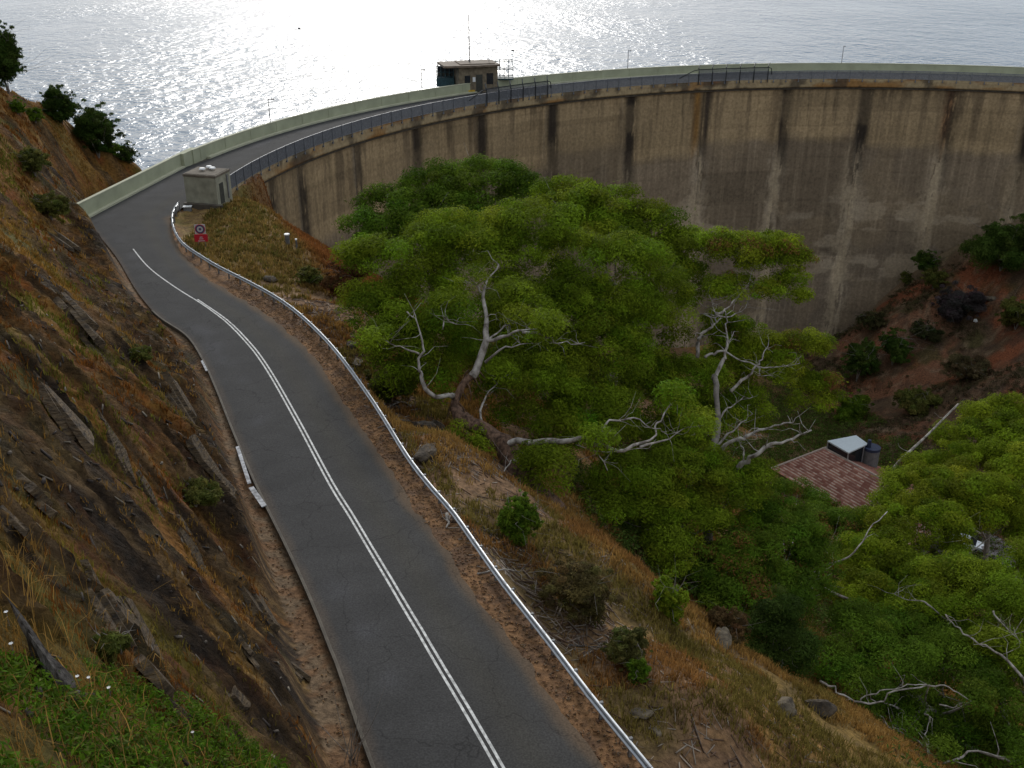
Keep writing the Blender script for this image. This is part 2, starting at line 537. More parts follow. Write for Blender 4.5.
# line where the ground meets the dam
for deg, z in [(176, -.8), (171, -5.5), (165, -13), (158, -20), (150, -27), (140, -37), (130, -45), (120, -51), (108, -55), (96, -55)]:
    W(*arc(deg, R0 + .7, z)); W(*arc(deg, R0 + 12, min(z, -9)))
for p in [(839, 337), (867, 316), (914, 273), (973, 239), (1024, 214)]:
    deg, z = dam_hit(*p); W(*arc(deg, R0 + .7, z)); W(*arc(deg, R0 + 12, z - 4))
for deg, z in [(58, -18), (50, -8), (42, 2)]:
    W(*arc(deg, R0 + .7, z)); W(*arc(deg, R0 + 12, z - 4))
W(0, 230, -30); W(100, 260, -30); W(180, 230, -10); W(-60, 180, -20)
cp = np.array(cp)
S = 50.0


def tps_fit(P):
    n = len(P); x = P[:, :2] / S
    d = np.linalg.norm(x[:, None] - x[None], axis=2)
    K = np.where(d > 0, d * d * np.log(d + 1e-12), 0) + np.eye(n) * 2e-4
    Q = np.c_[np.ones(n), x]
    A = np.block([[K, Q], [Q.T, np.zeros((3, 3))]])
    return np.linalg.solve(A, np.r_[P[:, 2], 0, 0, 0])


TW = tps_fit(cp)


def tps(X, Y):
    x = X.ravel() / S; y = Y.ravel() / S
    out = TW[-3] + TW[-2] * x + TW[-1] * y
    for i in range(len(cp)):
        d2 = (x - cp[i, 0] / S) ** 2 + (y - cp[i, 1] / S) ** 2
        out = out + TW[i] * .5 * d2 * np.log(d2 + 1e-12)
    return out.reshape(X.shape)


gx = np.unique(np.r_[np.arange(-140, -52, 3.0), np.arange(-52, -32, .45), np.arange(-32, 4, .16), np.arange(4, 30, .32), np.arange(30, 108, .55), np.arange(108, 226, 4)].round(3))
gy = np.unique(np.r_[np.arange(-24, 2, 1.5), np.arange(2, 50, .16), np.arange(50, 130, .4), np.arange(130, 206, .6), np.arange(206, 270, 6)].round(3))
GX, GY = np.meshgrid(gx, gy)
GZ = tps(GX, GY)
LAT, HW, RZ = corridor(GX, GY)
dl = LAT - HW            # distance beyond the kerb on the left
dr = -LAT - HW           # distance beyond the guard rail on the right
dout = np.maximum(dl, dr)
verge = np.interp(GY, [20, 40, 50, 58, 200], [1.0, .8, .55, .15, .15])
left = LAT > 0
# strata of the cutting: slabs running down the slope
su = .97 * GX - .25 * GY; sv = .25 * GX + .97 * GY
warp = 2.2 * fbm(GX * .13, GY * .13, 3) + .6 * fbm(GX * .6, GY * .6, 5)
sc = (sv + su * .12 + warp) / 3.1
saw = sc - np.floor(sc)
sc2 = (sv + su * .1 + warp * 1.4) / .9
saw2 = sc2 - np.floor(sc2)
slabh = _h(np.floor(sc), np.floor(su / 7 + vn(su * .2, sv * .3, 9)), 4)
rockiness = sstep(.41, .57, fbm(su * .06, sv * .22, 21, 4) + .18 * (slabh - .5))
toe = sstep(8.5, 2.5, dl - verge) * sstep(.36, .5, fbm(su * .12, sv * .3, 23, 4) + .06) * (GY < 96) * (LAT > 0)
rockiness = np.maximum(rockiness, toe)
lefthill = sstep(.3, 1.6, dl - verge) * sstep(4, -2, GX) * (GY < 140)
disp = np.zeros_like(GZ)
disp += lefthill * ((saw ** 2 - .4) * 1.35 * (.35 + .65 * rockiness) + (saw2 - .5) * .42 * rockiness + (fbm(GX * .9, GY * .9, 31, 5) - .5) * .75)
nearf = sstep(2, 12, np.hypot(GX, GY))
disp *= nearf
righth = sstep(.6, 5, dr)
knd = 1 - .7 * sstep(76, 88, GY) * sstep(-4, -12, GX)
disp += righth * knd * ((fbm(GX * .22, GY * .22, 41, 5) - .5) * 1.6 + (fbm(GX * 1.1, GY * 1.1, 43, 3) - .5) * .35)
rr = np.hypot(GX - CX, GY - CY)
farside = (GX > 55) & (GY > 110) & (rr < R0 + 3)
disp += np.where(farside, (fbm(GX * .12, GY * .12, 51, 5) - .5) * 4.5 * sstep(55, 75, GX), 0)
wl = sstep(0, 1, np.where(left, (dl - verge) / np.where(GY > 93, 2.2, 1.1), dr / 2.2))
GZ = np.where(dout < 40, (RZ - .1) * (1 - wl) + (GZ + disp) * wl, GZ + disp)
GZ = np.where(dout < 0, RZ - .13, GZ)
# keep the ground inside the body of the dam and under its crest road
ang = np.degrees(np.arctan2(GY - CY, GX - CX))
inb = (rr > R0 + 1.6) & (rr < R0 + 11) & (ang > 42) & (ang < 171)
GZ = np.where(inb, np.minimum(GZ, -2.5), GZ)
GZ = np.where((rr > R0 - 2) & (rr < R0 + 11) & (ang > 165) & (dout > 0), np.minimum(GZ, -.35), GZ)
GZ = np.where((GY > 84) & (GY < 116) & (GX > -38) & (GX < -15) & (dr > 0), np.minimum(GZ, -.05 - .1 * np.clip(dr, 0, 3)), GZ)
# level pad of the house
hp = np.hypot(GX - 46, GY - 121)
GZ = GZ + (np.minimum(GZ, -47.2) - GZ) * sstep(17, 11, hp)


def hz(x, y):
    """ground height (arrays)"""
    x = np.asarray(x, float); y = np.asarray(y, float)
    i = np.clip(np.searchsorted(gx, x) - 1, 0, len(gx) - 2); j = np.clip(np.searchsorted(gy, y) - 1, 0, len(gy) - 2)
    fx = np.clip((x - gx[i]) / (gx[i + 1] - gx[i]), 0, 1); fy = np.clip((y - gy[j]) / (gy[j + 1] - gy[j]), 0, 1)
    return (GZ[j, i] * (1 - fx) + GZ[j, i + 1] * fx) * (1 - fy) + (GZ[j + 1, i] * (1 - fx) + GZ[j + 1, i + 1] * fx) * fy


def gsamp(A, x, y):
    i = np.clip(np.searchsorted(gx, x), 0, len(gx) - 1); j = np.clip(np.searchsorted(gy, y), 0, len(gy) - 1)
    return A[j, i]


def G(px, py, lo=6, hi=260):
    """first hit of the pixel's ray with the ground"""
    Z = np.concatenate([np.arange(lo, 60, .12), np.arange(60, hi, .3)])
    d = ray(px, py); P = d[None] * Z[:, None]; P[:, 2] += CAMZ
    below = P[:, 2] < hz(P[:, 0], P[:, 1])
    k = int(np.argmax(below)) if below.any() else len(Z) - 1
    p = P[k].copy(); p[2] = float(hz(p[0], p[1]))
    return p


# colours of the ground (albedo of soil, rock, grass)
n1 = fbm(GX * .25, GY * .25, 61, 5); n2 = fbm(GX * 1.2, GY * 1.2, 63, 4); n3 = fbm(GX * .1, GY * .1, 65, 4)
sn = fbm(su * .18, sv * .9, 67, 5)
rocky = rockiness * sstep(.34, .5, sn + .35 * (saw - .5))
rocky = np.maximum(rocky, sstep(4.2, .8, dl - verge) * sstep(.28, .46, n2) * (GY < 110))
gl = mixc(np.broadcast_to(np.array([.15, .085, .022]), GX.shape + (3,)), [.075, .072, .018], sstep(.45, .65, n1))
gl = mixc(gl, [.15, .055, .018], sstep(.58, .7, n2) * .8)
gl = mixc(gl, [.2, .14, .05], sstep(.55, .7, fbm(GX * .7, GY * .7, 71, 4)) * .6)
rc = mixc(np.broadcast_to(np.array([.036, .027, .02]), GX.shape + (3,)), [.15, .11, .065], sstep(.46, .66, fbm(su * .6, sv * 2.2, 73, 5)))
rocky = np.maximum(rocky, toe * sstep(.3, .44, sn + .2 * (saw - .5)))
rc = mixc(rc, [.026, .02, .016], toe * sstep(.66, .44, fbm(su * .4, sv * 1.6, 79, 5)) * .95)
gl = mixc(gl, rc, rocky * (.72 + .28 * sstep(.4, .6, fbm(GX * .5, GY * .5, 75, 4))))
gl = mixc(gl, [.2, .1, .03], sstep(.6, .7, fbm(su * .35, sv * 1.1, 77, 4)) * .5)
gl = mixc(gl, [.05, .075, .014], sstep(.5, .64, n3) * sstep(80, 40, GY) * .5 * (1 - rocky))
# right bank: leaf litter by the rail, straw grass lower down
gr = mixc(np.broadcast_to(np.array([.19, .13, .085]), GX.shape + (3,)), [.27, .175, .07], sstep(.42, .6, n1) * sstep(3, 9, dr))
gr = mixc(gr, [.1, .065, .045], sstep(.5, .66, n2) * .6)
gr = mixc(gr, [.1, .095, .03], sstep(.5, .62, n3) * .5)
# knoll
kn = sstep(78, 90, GY) * sstep(-2, -10, GX)
kc = mixc(np.broadcast_to(np.array([.2, .15, .065]), GX.shape + (3,)), [.14, .125, .045], sstep(.45, .6, n1))
kc = mixc(kc, [.12, .08, .045], sstep(.5, .62, n2) * .7)
kc = mixc(kc, [.15, .085, .045], sstep(14.8, 17, (GX * .62 + GY * .3)) * .8)
gr = mixc(gr, kc, kn)
# far side: red earth
fsw = sstep(48, 62, GX) * sstep(98, 118, GY)
fc = mixc(np.broadcast_to(np.array([.15, .078, .05]), GX.shape + (3,)), [.085, .062, .042], sstep(.4, .6, fbm(GX * .15, GY * .15, 81, 5)))
fc = mixc(fc, [.18, .07, .038], sstep(.55, .68, fbm(GX * .1 + 4, GY * .1, 83, 5)))
fc = mixc(fc, [.055, .055, .022], sstep(.56, .68, fbm(GX * .2, GY * .2, 85, 4)) * .8)
fc = mixc(fc, [.2, .16, .12], sstep(.58, .7, fbm(GX * .9, GY * .9, 87, 4)) * .5)
fc = mixc(fc, [.05, .036, .028], sstep(.56, .68, fbm(GX * .5, GY * .5, 89, 4)) * .6)
fc = mixc(fc, [.19, .165, .125], sstep(7, 1.5, np.abs(R0 - rr)) * .8)
gr = mixc(gr, fc, fsw)
col = np.where(left[..., None], gl, gr)
# verges
vg = mixc(np.broadcast_to(np.array([.14, .11, .08]), GX.shape + (3,)), [.14, .09, .055], sstep(.45, .6, n2))
col = mixc(col, vg, (left & (dl < verge + .2)) * 1.0)
vr = mixc(np.broadcast_to(np.array([.17, .105, .058]), GX.shape + (3,)), [.1, .066, .045], sstep(.4, .65, n2))
col = mixc(col, vr, ((~left) & (dr < .4)) * 1.0)

col = np.clip(col * np.where((GX > 48) & (GY > 100), .85, 1.0)[..., None] * np.array([1.14, .98, .8]), 0, .8)
V = np.c_[GX.ravel(), GY.ravel(), GZ.ravel()]
ny, nx = GX.shape
I = np.arange(nx * ny).reshape(ny, nx)
Q = np.stack([I[:-1, :-1], I[:-1, 1:], I[1:, 1:], I[1:, :-1]], -1).reshape(-1, 4)
ter = big_mesh('terrain', V, Q, M_TERRAIN, col=col.reshape(-1, 3), smooth=True)
ra = ter.data.attributes.new('Rock', 'FLOAT', 'POINT'); ra.data.foreach_set('value', (rocky * lefthill).astype(np.float32).ravel())
nt_ = M_TERRAIN.node_tree; L_t = nt_.links; bs_ = nt_.nodes['Principled BSDF']
tc_t = nt_.nodes.new('ShaderNodeTexCoord'); mp_t = nt_.nodes.new('ShaderNodeMapping')
mp_t.inputs['Rotation'].default_value = (0, .6, math.radians(14)); mp_t.inputs['Scale'].default_value = (.9, 2.6, 2.6)
L_t.new(tc_t.outputs['Object'], mp_t.inputs[0])
ns_ = nt_.nodes.new('ShaderNodeTexNoise'); ns_.inputs['Scale'].default_value = 1.5; ns_.inputs['Detail'].default_value = 8; ns_.inputs['Roughness'].default_value = .7
L_t.new(mp_t.outputs[0], ns_.inputs['Vector'])
vo_ = nt_.nodes.new('ShaderNodeTexVoronoi'); vo_.feature = 'DISTANCE_TO_EDGE'; vo_.inputs['Scale'].default_value = 1.1
L_t.new(mp_t.outputs[0], vo_.inputs['Vector'])
mr_ = nt_.nodes.new('ShaderNodeMapRange'); mr_.inputs[1].default_value = 0; mr_.inputs[2].default_value = .12; L_t.new(vo_.outputs['Distance'], mr_.inputs[0])
ml_ = nt_.nodes.new('ShaderNodeMath'); ml_.operation = 'MULTIPLY_ADD'; L_t.new(mr_.outputs[0], ml_.inputs[0]); ml_.inputs[1].default_value = .1; L_t.new(ns_.outputs['Fac'], ml_.inputs[2])
at_ = nt_.nodes.new('ShaderNodeAttribute'); at_.attribute_name = 'Rock'
mk_ = nt_.nodes.new('ShaderNodeMath'); mk_.operation = 'MULTIPLY'; L_t.new(ml_.outputs[0], mk_.inputs[0]); L_t.new(at_.outputs['Fac'], mk_.inputs[1])
bp_ = nt_.nodes.new('ShaderNodeBump'); bp_.inputs['Distance'].default_value = .5; bp_.inputs['Strength'].default_value = 1
L_t.new(mk_.outputs[0], bp_.inputs['Height']); L_t.new(bs_.inputs['Normal'].links[0].from_socket, bp_.inputs['Normal']); L_t.new(bp_.outputs[0], bs_.inputs['Normal'])
tag(ter, 'steep grassy and rocky valley sides around the road and dam', 'terrain', kind='structure')

# ================================================================ WATER
WZ = -4.2
degs = np.linspace(182, 38, 60)
inner = [arc(d, R0 + 5, WZ) for d in degs]
mid = [arc(d, R0 + 600, WZ) for d in degs]
outer = []
for d in degs:
    a = math.radians(d); outer.append(np.array([CX + 6000 * math.cos(a), CY + 6000 * math.sin(a), WZ]))
n = len(degs)
Vw = np.array(inner + mid + outer)
Qw = [(k * n + i, k * n + i + 1, (k + 1) * n + i + 1, (k + 1) * n + i) for k in range(2) for i in range(n - 1)]
wat = big_mesh('water', Vw, Qw, M_WATER)
tag(wat, 'rippled reservoir water glittering in low sun', 'water', kind='structure')

# ================================================================ ROAD
LE = frac(KERB_X, np.linspace(0, 1, 80)); RE = frac(REDGE_X, np.linspace(0, 1, 80))
extL = [PARA_A, PARA_A * .7 + PARA_B * .3, PARA_A * .35 + PARA_B * .65, PARA_B * .9 + PARA_A * .1]
extR = [np.array([-35.4, 101, 0]), np.array([-35.4, 104.5, 0]), np.array([-35.4, 109, 0]), np.array([-33.6, 115.5, 0])]
degr = np.linspace(167, 44, 90)
LE = np.vstack([LE, extL, [arc(d, R0 + 9.3) for d in degr]])
RE = np.vstack([RE, extR, [arc(d, R0 + .6) for d in degr]])
K = 7
Vr = []
for a, b in zip(LE, RE):
    for k in range(K):
        t = k / (K - 1); p = a * (1 - t) + b * t
        p = p + np.array([0, 0, .07 * (1 - (2 * t - 1) ** 2)])
        Vr.append(p)
Vr = np.array(Vr)
Qr = [(i * K + k, i * K + k + 1, (i + 1) * K + k + 1, (i + 1) * K + k) for i in range(len(LE) - 1) for k in range(K - 1)]


def asphalt_mat():
    m, nt, b, L = new_mat('asphalt_road')
    tc = nt.nodes.new('ShaderNodeTexCoord')
    def nz(sc, det=6, st=None):
        mp = nt.nodes.new('ShaderNodeMapping')
        if st: mp.inputs['Scale'].default_value = st
        L.new(tc.outputs['Object'], mp.inputs[0])
        n = nt.nodes.new('ShaderNodeTexNoise'); n.inputs['Scale'].default_value = sc; n.inputs['Detail'].default_value = det
        L.new(mp.outputs[0], n.inputs['Vector']); return n
    at = nt.nodes.new('ShaderNodeAttribute'); at.attribute_name = 'Col'
    a = nz(.5, 8); fine = nz(14, 6)
    m1 = nt.nodes.new('ShaderNodeMapRange'); m1.inputs[1].default_value = .3; m1.inputs[2].default_value = .7; m1.inputs[3].default_value = .88; m1.inputs[4].default_value = 1.12
    L.new(a.outputs['Fac'], m1.inputs[0])
    m2 = nt.nodes.new('ShaderNodeMapRange'); m2.inputs[1].default_value = .3; m2.inputs[2].default_value = .7; m2.inputs[3].default_value = .7; m2.inputs[4].default_value = 1.3
    L.new(fine.outputs['Fac'], m2.inputs[0])
    mu = nt.nodes.new('ShaderNodeMath'); mu.operation = 'MULTIPLY'; L.new(m1.outputs[0], mu.inputs[0]); L.new(m2.outputs[0], mu.inputs[1])
    wv = nt.nodes.new('ShaderNodeVectorMath'); wv.operation = 'SCALE'; wv.inputs['Scale'].default_value = 1.6
    wn_ = nz(.7, 4); L.new(wn_.outputs['Color'], wv.inputs[0])
    wa = nt.nodes.new('ShaderNodeVectorMath'); L.new(tc.outputs['Object'], wa.inputs[0]); L.new(wv.outputs[0], wa.inputs[1])
    vo = nt.nodes.new('ShaderNodeTexVoronoi'); vo.feature = 'DISTANCE_TO_EDGE'; vo.inputs['Scale'].default_value = .22; L.new(wa.outputs[0], vo.inputs['Vector'])
    ck = nt.nodes.new('ShaderNodeMapRange'); ck.inputs[1].default_value = 0; ck.inputs[2].default_value = .008; ck.inputs[3].default_value = .62; ck.inputs[4].default_value = 1; L.new(vo.outputs['Distance'], ck.inputs[0])
    mk = nt.nodes.new('ShaderNodeMath'); mk.operation = 'MULTIPLY'; L.new(mu.outputs[0], mk.inputs[0]); L.new(ck.outputs[0], mk.inputs[1])
    vm = nt.nodes.new('ShaderNodeVectorMath'); vm.operation = 'SCALE'; L.new(at.outputs['Color'], vm.inputs[0]); L.new(mk.outputs[0], vm.inputs['Scale'])
    L.new(vm.outputs[0], b.inputs['Base Color'])
    b.inputs['Roughness'].default_value = .9; b.inputs['Specular IOR Level'].default_value = .12
    bp = nt.nodes.new('ShaderNodeBump'); bp.inputs['Distance'].default_value = .006; bp.inputs['Strength'].default_value = .7
    L.new(fine.outputs['Fac'], bp.inputs['Height']); L.new(bp.outputs[0], b.inputs['Normal'])
    return m


tk = np.tile(np.linspace(0, 1, K), len(LE))
# resample finer across/along for the wear colours
def lane_cols(Vr, tk):
    c = np.broadcast_to(np.array([.05, .0485, .0475]), (len(Vr), 3)).copy()
    # polished, slightly paler patches in the uphill lane and worn wheel paths
    w = np.exp(-((tk - .2) / .1) ** 2) * sstep(.5, .75, fbm(Vr[:, 0] * .35, Vr[:, 1] * .35, 91, 4))
    c = mixc(c, [.075, .074, .08], w * .5)
    w2 = np.exp(-((tk - .72) / .1) ** 2) + np.exp(-((tk - .95) / .05) ** 2) * .8
    c = mixc(c, [.055, .051, .043], np.clip(w2, 0, 1) * .7)
    ds = sstep(.9, 1.0, tk + .08 * (fbm(Vr[:, 0] * .8, Vr[:, 1] * .8, 97, 4) - .5)) * (Vr[:, 1] < 102)
    c = mixc(c, [.13, .085, .05], ds * .75)
    ds2 = sstep(.07, .0, tk + .06 * (fbm(Vr[:, 0] * .8, Vr[:, 1] * .8, 98, 4) - .5)) * (Vr[:, 1] < 102)
    c = mixc(c, [.1, .075, .055], ds2 * .6)
    return c


K2 = 29
LEf = resample(LE, .6); RE_t = frac(RE, np.linspace(0, 1, 10))
# fine strip: interpolate matching rows
idx = np.linspace(0, len(LE) - 1, (len(LE) - 1) * 4 + 1)
LEi = np.c_[tuple(np.interp(idx, np.arange(len(LE)), LE[:, k]) for k in range(3))]
REi = np.c_[tuple(np.interp(idx, np.arange(len(RE)), RE[:, k]) for k in range(3))]
tq = np.linspace(0, 1, K2)
Vr = (LEi[:, None, :] * (1 - tq)[None, :, None] + REi[:, None, :] * tq[None, :, None])
Vr[:, :, 2] += .07 * (1 - (2 * tq - 1) ** 2)[None]
# ragged asphalt edge on the outer side
jit = (fbm(np.arange(len(LEi)) * .35, np.zeros(len(LEi)), 95, 4) - .5) * .5
dirv = (REi - LEi); dirv /= np.linalg.norm(dirv, axis=1)[:, None]
Vr[:, -1, :2] += dirv[:, :2] * jit[:, None] * (REi[:, 1] < 100)[:, None]
nr = len(LEi)
Vr = Vr.reshape(-1, 3)
tk = np.tile(tq, nr)
Ir = np.arange(nr * K2).reshape(nr, K2)
Qr = np.stack([Ir[:-1, :-1], Ir[:-1, 1:], Ir[1:, 1:], Ir[1:, :-1]], -1).reshape(-1, 4)
road = big_mesh('road', Vr, Qr, asphalt_mat(), col=lane_cols(Vr, tk), smooth=True)
tag(road, 'dark asphalt road curving down to the dam crest', 'road', kind='structure')


def strip(path, off, w, lift=.078):
    path = resample(path, .8); V = []
    for i in range(len(path)):
        t = path[min(i + 1, len(path) - 1)] - path[max(i - 1, 0)]; t[2] = 0; t /= np.linalg.norm(t)
        r = np.array([t[1], -t[0], 0])
        for s in (-w / 2, w / 2): V.append(path[i] + r * (off + s) + np.array([0, 0, lift]))
    Q = [(2 * i, 2 * i + 1, 2 * i + 3, 2 * i + 2) for i in range(len(path) - 1)]
    return np.array(V), np.array(Q)


RG = Vr.reshape(nr, K2, 3)


def row_line(off, w, ymax):
    # a painted line that follows the road's own rows: where each row crosses the traced centre
    cp_ = resample(CENT_X, .15)
    V = []; rows = []
    for i in range(nr):
        a, b = LEi[i, :2], REi[i, :2]; L_ = np.linalg.norm(b - a)
        if a[1] > 110 or (a + b)[1] / 2 < 9: continue
        dd = (cp_[:, :2] - a); tpar = dd @ (b - a) / L_; dist = np.abs(dd[:, 0] * (b - a)[1] - dd[:, 1] * (b - a)[0]) / L_
        j = int(np.argmin(dist + 1e3 * ((tpar < 0) | (tpar > L_))))
        if dist[j] > .3 or cp_[j, 1] > ymax: continue
        rows.append((i, tpar[j], L_))
    tp = np.array([q[1] for q in rows])
    ker = np.ones(9) / 9; tp = np.convolve(np.pad(tp, 4, mode='edge'), ker, 'valid')
    pad0 = np.pad(tp, 4, mode='reflect', reflect_type='odd'); tp = np.convolve(pad0, ker, 'valid')
    for (i, _, L_), tv_ in zip(rows, tp):
        for s_ in (-w / 2, w / 2):
            t = (tv_ + off * float(sstep(80, 66, LEi[i, 1])) + s_) / L_ * (K2 - 1); k = int(min(max(t, 0), K2 - 2)); f = t - k
            V.append(RG[i, k] * (1 - f) + RG[i, k + 1] * f + np.array([0, 0, .006]))
    return np.array(V), np.array([(2 * i, 2 * i + 1, 2 * i + 3, 2 * i + 2) for i in range(len(V) // 2 - 1)])


V1, Q1 = row_line(-.11, .11, 93)
V2, Q2 = row_line(.13, .11, 76)
ln = big_mesh('centre_line', np.vstack([V1, V2]), np.vstack([Q1, Q2 + len(V1)]), M_LINE)
tag(ln, 'double white centre line painted along the road', 'road marking', kind='structure')

# kerb with a gutter strip
mb = MB()
kp = resample(KERB_X[:-14], 1.0)
mb.sweep(kp[::-1], [(0, -.1), (0, .11), (.04, .13), (.13, .13), (.13, -.1)])
kb = mb.build('kerb', M_KERB); tag(kb, 'low concrete kerb along the uphill edge of the road', 'kerb', kind='structure')
for i, (a, b, wd) in enumerate([((236, 447), (248, 484), .17), ((249, 488), (262, 507), .24), ((201, 361), (206, 371), .12)]):
    mb = MB(); pa, pb = UR(*a, .13), UR(*b, .13)
    mb.sweep(resample(np.array([pa, pb]), .5)[::-1], [(-.02, -.02), (-.02, .02), (wd, .04), (wd, -.02)])
    o = mb.build('kerb_paint', M_WPAINT)
    tag(o, None, None, kind='structure')

# ================================================================ DAM
dam = empty('dam', arc(110, R0 + 5, -55), 'tall curved stained concrete dam wall holding back the reservoir', 'dam')
JP = [(272, 200), (300, 180), (355, 150), (415, 138), (480, 130), (551, 120), (629, 115), (703, 110), (783, 108), (863, 108), (948, 110)]
JA = [dam_hit(*p)[0] for p in JP]
JA = JA + [JA[-1] - 8.6 * k for k in range(1, 4)]
A0, A1 = 178.0, 44.0
nu = 1100; nv = 210
aa = np.linspace(A0, A1, nu); zz = np.linspace(-58, -1.5, nv)
AA, ZZ = np.meshgrid(aa, zz)
arcm = (180 - AA) * PI / 180 * R0
rface = R0 + .75 - .02 * 0
radd = np.zeros_like(AA)
for j in JA:
    radd += .1 * np.exp(-(((AA - j) * PI / 180 * R0) / .12) ** 2)
rf = rface + radd + np.where(np.abs(((-ZZ) / 3.05) % 1 - .5) > .47, .03, 0)
Vd = np.c_[(CX + rf * np.cos(np.radians(AA))).ravel(), (CY + rf * np.sin(np.radians(AA))).ravel(), ZZ.ravel()]
seg = np.searchsorted(-np.array(JA), -AA.ravel()).reshape(AA.shape)
lift = np.floor(-ZZ / 3.05)
blk = _h(seg.astype(float), lift, 77)
streak = fbm(arcm * 2.6, ZZ * .07, 101, 6, .62)
streak2 = fbm(arcm * .7, ZZ * .05, 103, 6, .62)
mott = fbm(arcm * .25, ZZ * .4, 105, 7, .62)
fine = fbm(arcm * 1.6, ZZ * 1.6, 107, 3)
base = np.broadcast_to(np.array([.165, .132, .095]), AA.shape + (3,))
top_edge = -9.5 - 5 * (_h(seg.astype(float), np.zeros_like(lift), 5)) + (mott - .5) * 3
topw = sstep(-1.2, 1.2, ZZ - top_edge)
c = mixc(base, [.3, .228, .135], topw * .8)
low = sstep(-26, -40, ZZ)
c = mixc(c, [.18, .15, .118], low * .5)
c = c * (0.66 + .68 * streak)[..., None] * (.9 + .2 * blk)[..., None] * (.84 + .32 * mott)[..., None]
c = mixc(c, [.3, .25, .18], sstep(.62, .74, streak) * .25 * (1 - topw))
c = mixc(c, [.06, .046, .034], sstep(.52, .68, streak2) * sstep(-22, -1.5, ZZ) * .6)
c = c * (1 - .12 * (np.abs(((-ZZ) / 3.05) % 1 - .5) > .47) * sstep(.3, .6, fbm(arcm * .2, ZZ * .33, 141, 3)))[..., None]
# pale scoured patches low on the face
pat = sstep(.6, .68, fbm(arcm * .13, ZZ * .33, 111, 4)) * sstep(-20, -26, ZZ) * sstep(-46, -38, ZZ)
c = mixc(c, [.34, .29, .22], pat * .6)
styles = [('p', .5), ('p', .9), ('p', .7), ('d', .8), ('d', .8), ('d', .9), ('d', 1.1), ('o', 1.0), ('t', .8), ('D', 1.0), ('r', .9), ('d', .6), ('p', .6), ('d', .6)]
for j, (st, s) in zip(JA, styles):
    dm = (AA - j) * PI / 180 * R0 * -1
    wob = (fbm(ZZ * .5, np.full_like(ZZ, j), 121, 4) - .5) * 1.6
    x = dm + wob
    rag = fbm(arcm * 2.2, ZZ * .22, 123, 6, .65)
    lowm = sstep(-10, -16, ZZ); upm = sstep(-17, -9, ZZ)
    pale = np.exp(-(x / (.9 + .6 * lowm)) ** 2) * sstep(.35, .55, rag) * lowm
    dk = np.exp(-((dm - .3) / 1.0) ** 2) * sstep(.3, .5, rag + .12)
    if st in 'dD':
        k = 1.35 if st == 'D' else 1
        c = mixc(c, [.035, .03, .026], np.clip(dk * k * (upm * .95 + .3 * sstep(-32, -12, ZZ)), 0, .95) * min(1, s))
        c = mixc(c, [.36, .29, .2], np.exp(-((dm + 1.3) / .5) ** 2) * sstep(.4, .6, rag) * .5)
        if st == 'D': c = mixc(c, [.42, .36, .27], np.clip(pale, 0, 1) * .9)
        else: c = mixc(c, [.3, .25, .18], np.clip(pale, 0, 1) * .35)
    elif st == 'p':
        c = mixc(c, [.36, .31, .24], np.exp(-((dm + .2) / .5) ** 2) * sstep(.3, .5, rag) * s * .8)
        c = mixc(c, [.05, .042, .036], np.exp(-((dm - 1.0) / .6) ** 2) * sstep(.35, .55, rag) * .6)
    elif st == 'o':
        c = mixc(c, [.3, .15, .03], np.exp(-((dm + 1.2) / .7) ** 2) * upm * .8)
        c = mixc(c, [.045, .035, .03], np.exp(-((dm - .9) / .5) ** 2) * upm * .85)
        c = mixc(c, [.4, .34, .26], np.clip(pale * 1.2, 0, 1) * .8)
    elif st == 't':
        c = mixc(c, [.04, .028, .022], np.exp(-(dm / .4) ** 2) * sstep(-16, -8, ZZ) * .9)
        c = mixc(c, [.4, .34, .26], np.clip(pale * 1.1, 0, 1) * .75)
    elif st == 'r':
        c = mixc(c, [.26, .12, .05], np.exp(-(dm / .8) ** 2) * upm * .6)
        c = mixc(c, [.4, .34, .26], np.clip(pale, 0, 1) * .7)
    c = mixc(c, [.03, .026, .022], np.exp(-(dm / .12) ** 2) * .6)
    run = np.exp(-((dm - .5 + wob * .3) / (1.05 + .4 * rag)) ** 2) * sstep(-30, -9, ZZ + 9 * (rag - .5)) * sstep(.25, .45, rag)
    c = mixc(c, [.026, .021, .017], np.clip(run * 1.3, 0, 1) * (.55 + .42 * float(vn(j * 3.3, 1.7, 8))))
    sd_ = np.exp(-((dm + 1.6) / 1.3) ** 2) * sstep(.45, .62, fbm(arcm * 1.2, ZZ * .1, 143, 4)) * sstep(-30, -4, ZZ)
    c = mixc(c, [.07, .05, .035], sd_ * .5)
for j, (st, s) in zip(JA, styles):
    dm = (AA - j) * PI / 180 * R0 * -1
    wob = (fbm(ZZ * .45, np.full_like(ZZ, j), 151, 4) - .5) * 2.2
    m_ = np.exp(-(np.abs(dm + wob * .6) / (.75 + .5 * fbm(ZZ * .3, arcm * .05 + j, 153, 3))) ** 4)
    m_ = m_ * sstep(.44, .5, fbm(arcm * 1.2, ZZ * .2, 155, 6, .62)) * sstep(-12, -18, ZZ + 5 * (fbm(arcm * .8, ZZ * .1, 157, 3) - .5))
    c = mixc(c, [.36, .3, .215], m_ * (.85 if st in 'otDr' else .35))
    sp_ = np.exp(-(dm / 3.2) ** 2) * sstep(.54, .57, fbm(arcm * .45, ZZ * .35, 159, 6, .62)) * sstep(-18, -24, ZZ)
    c = mixc(c, [.3, .25, .18], sp_ * .7)
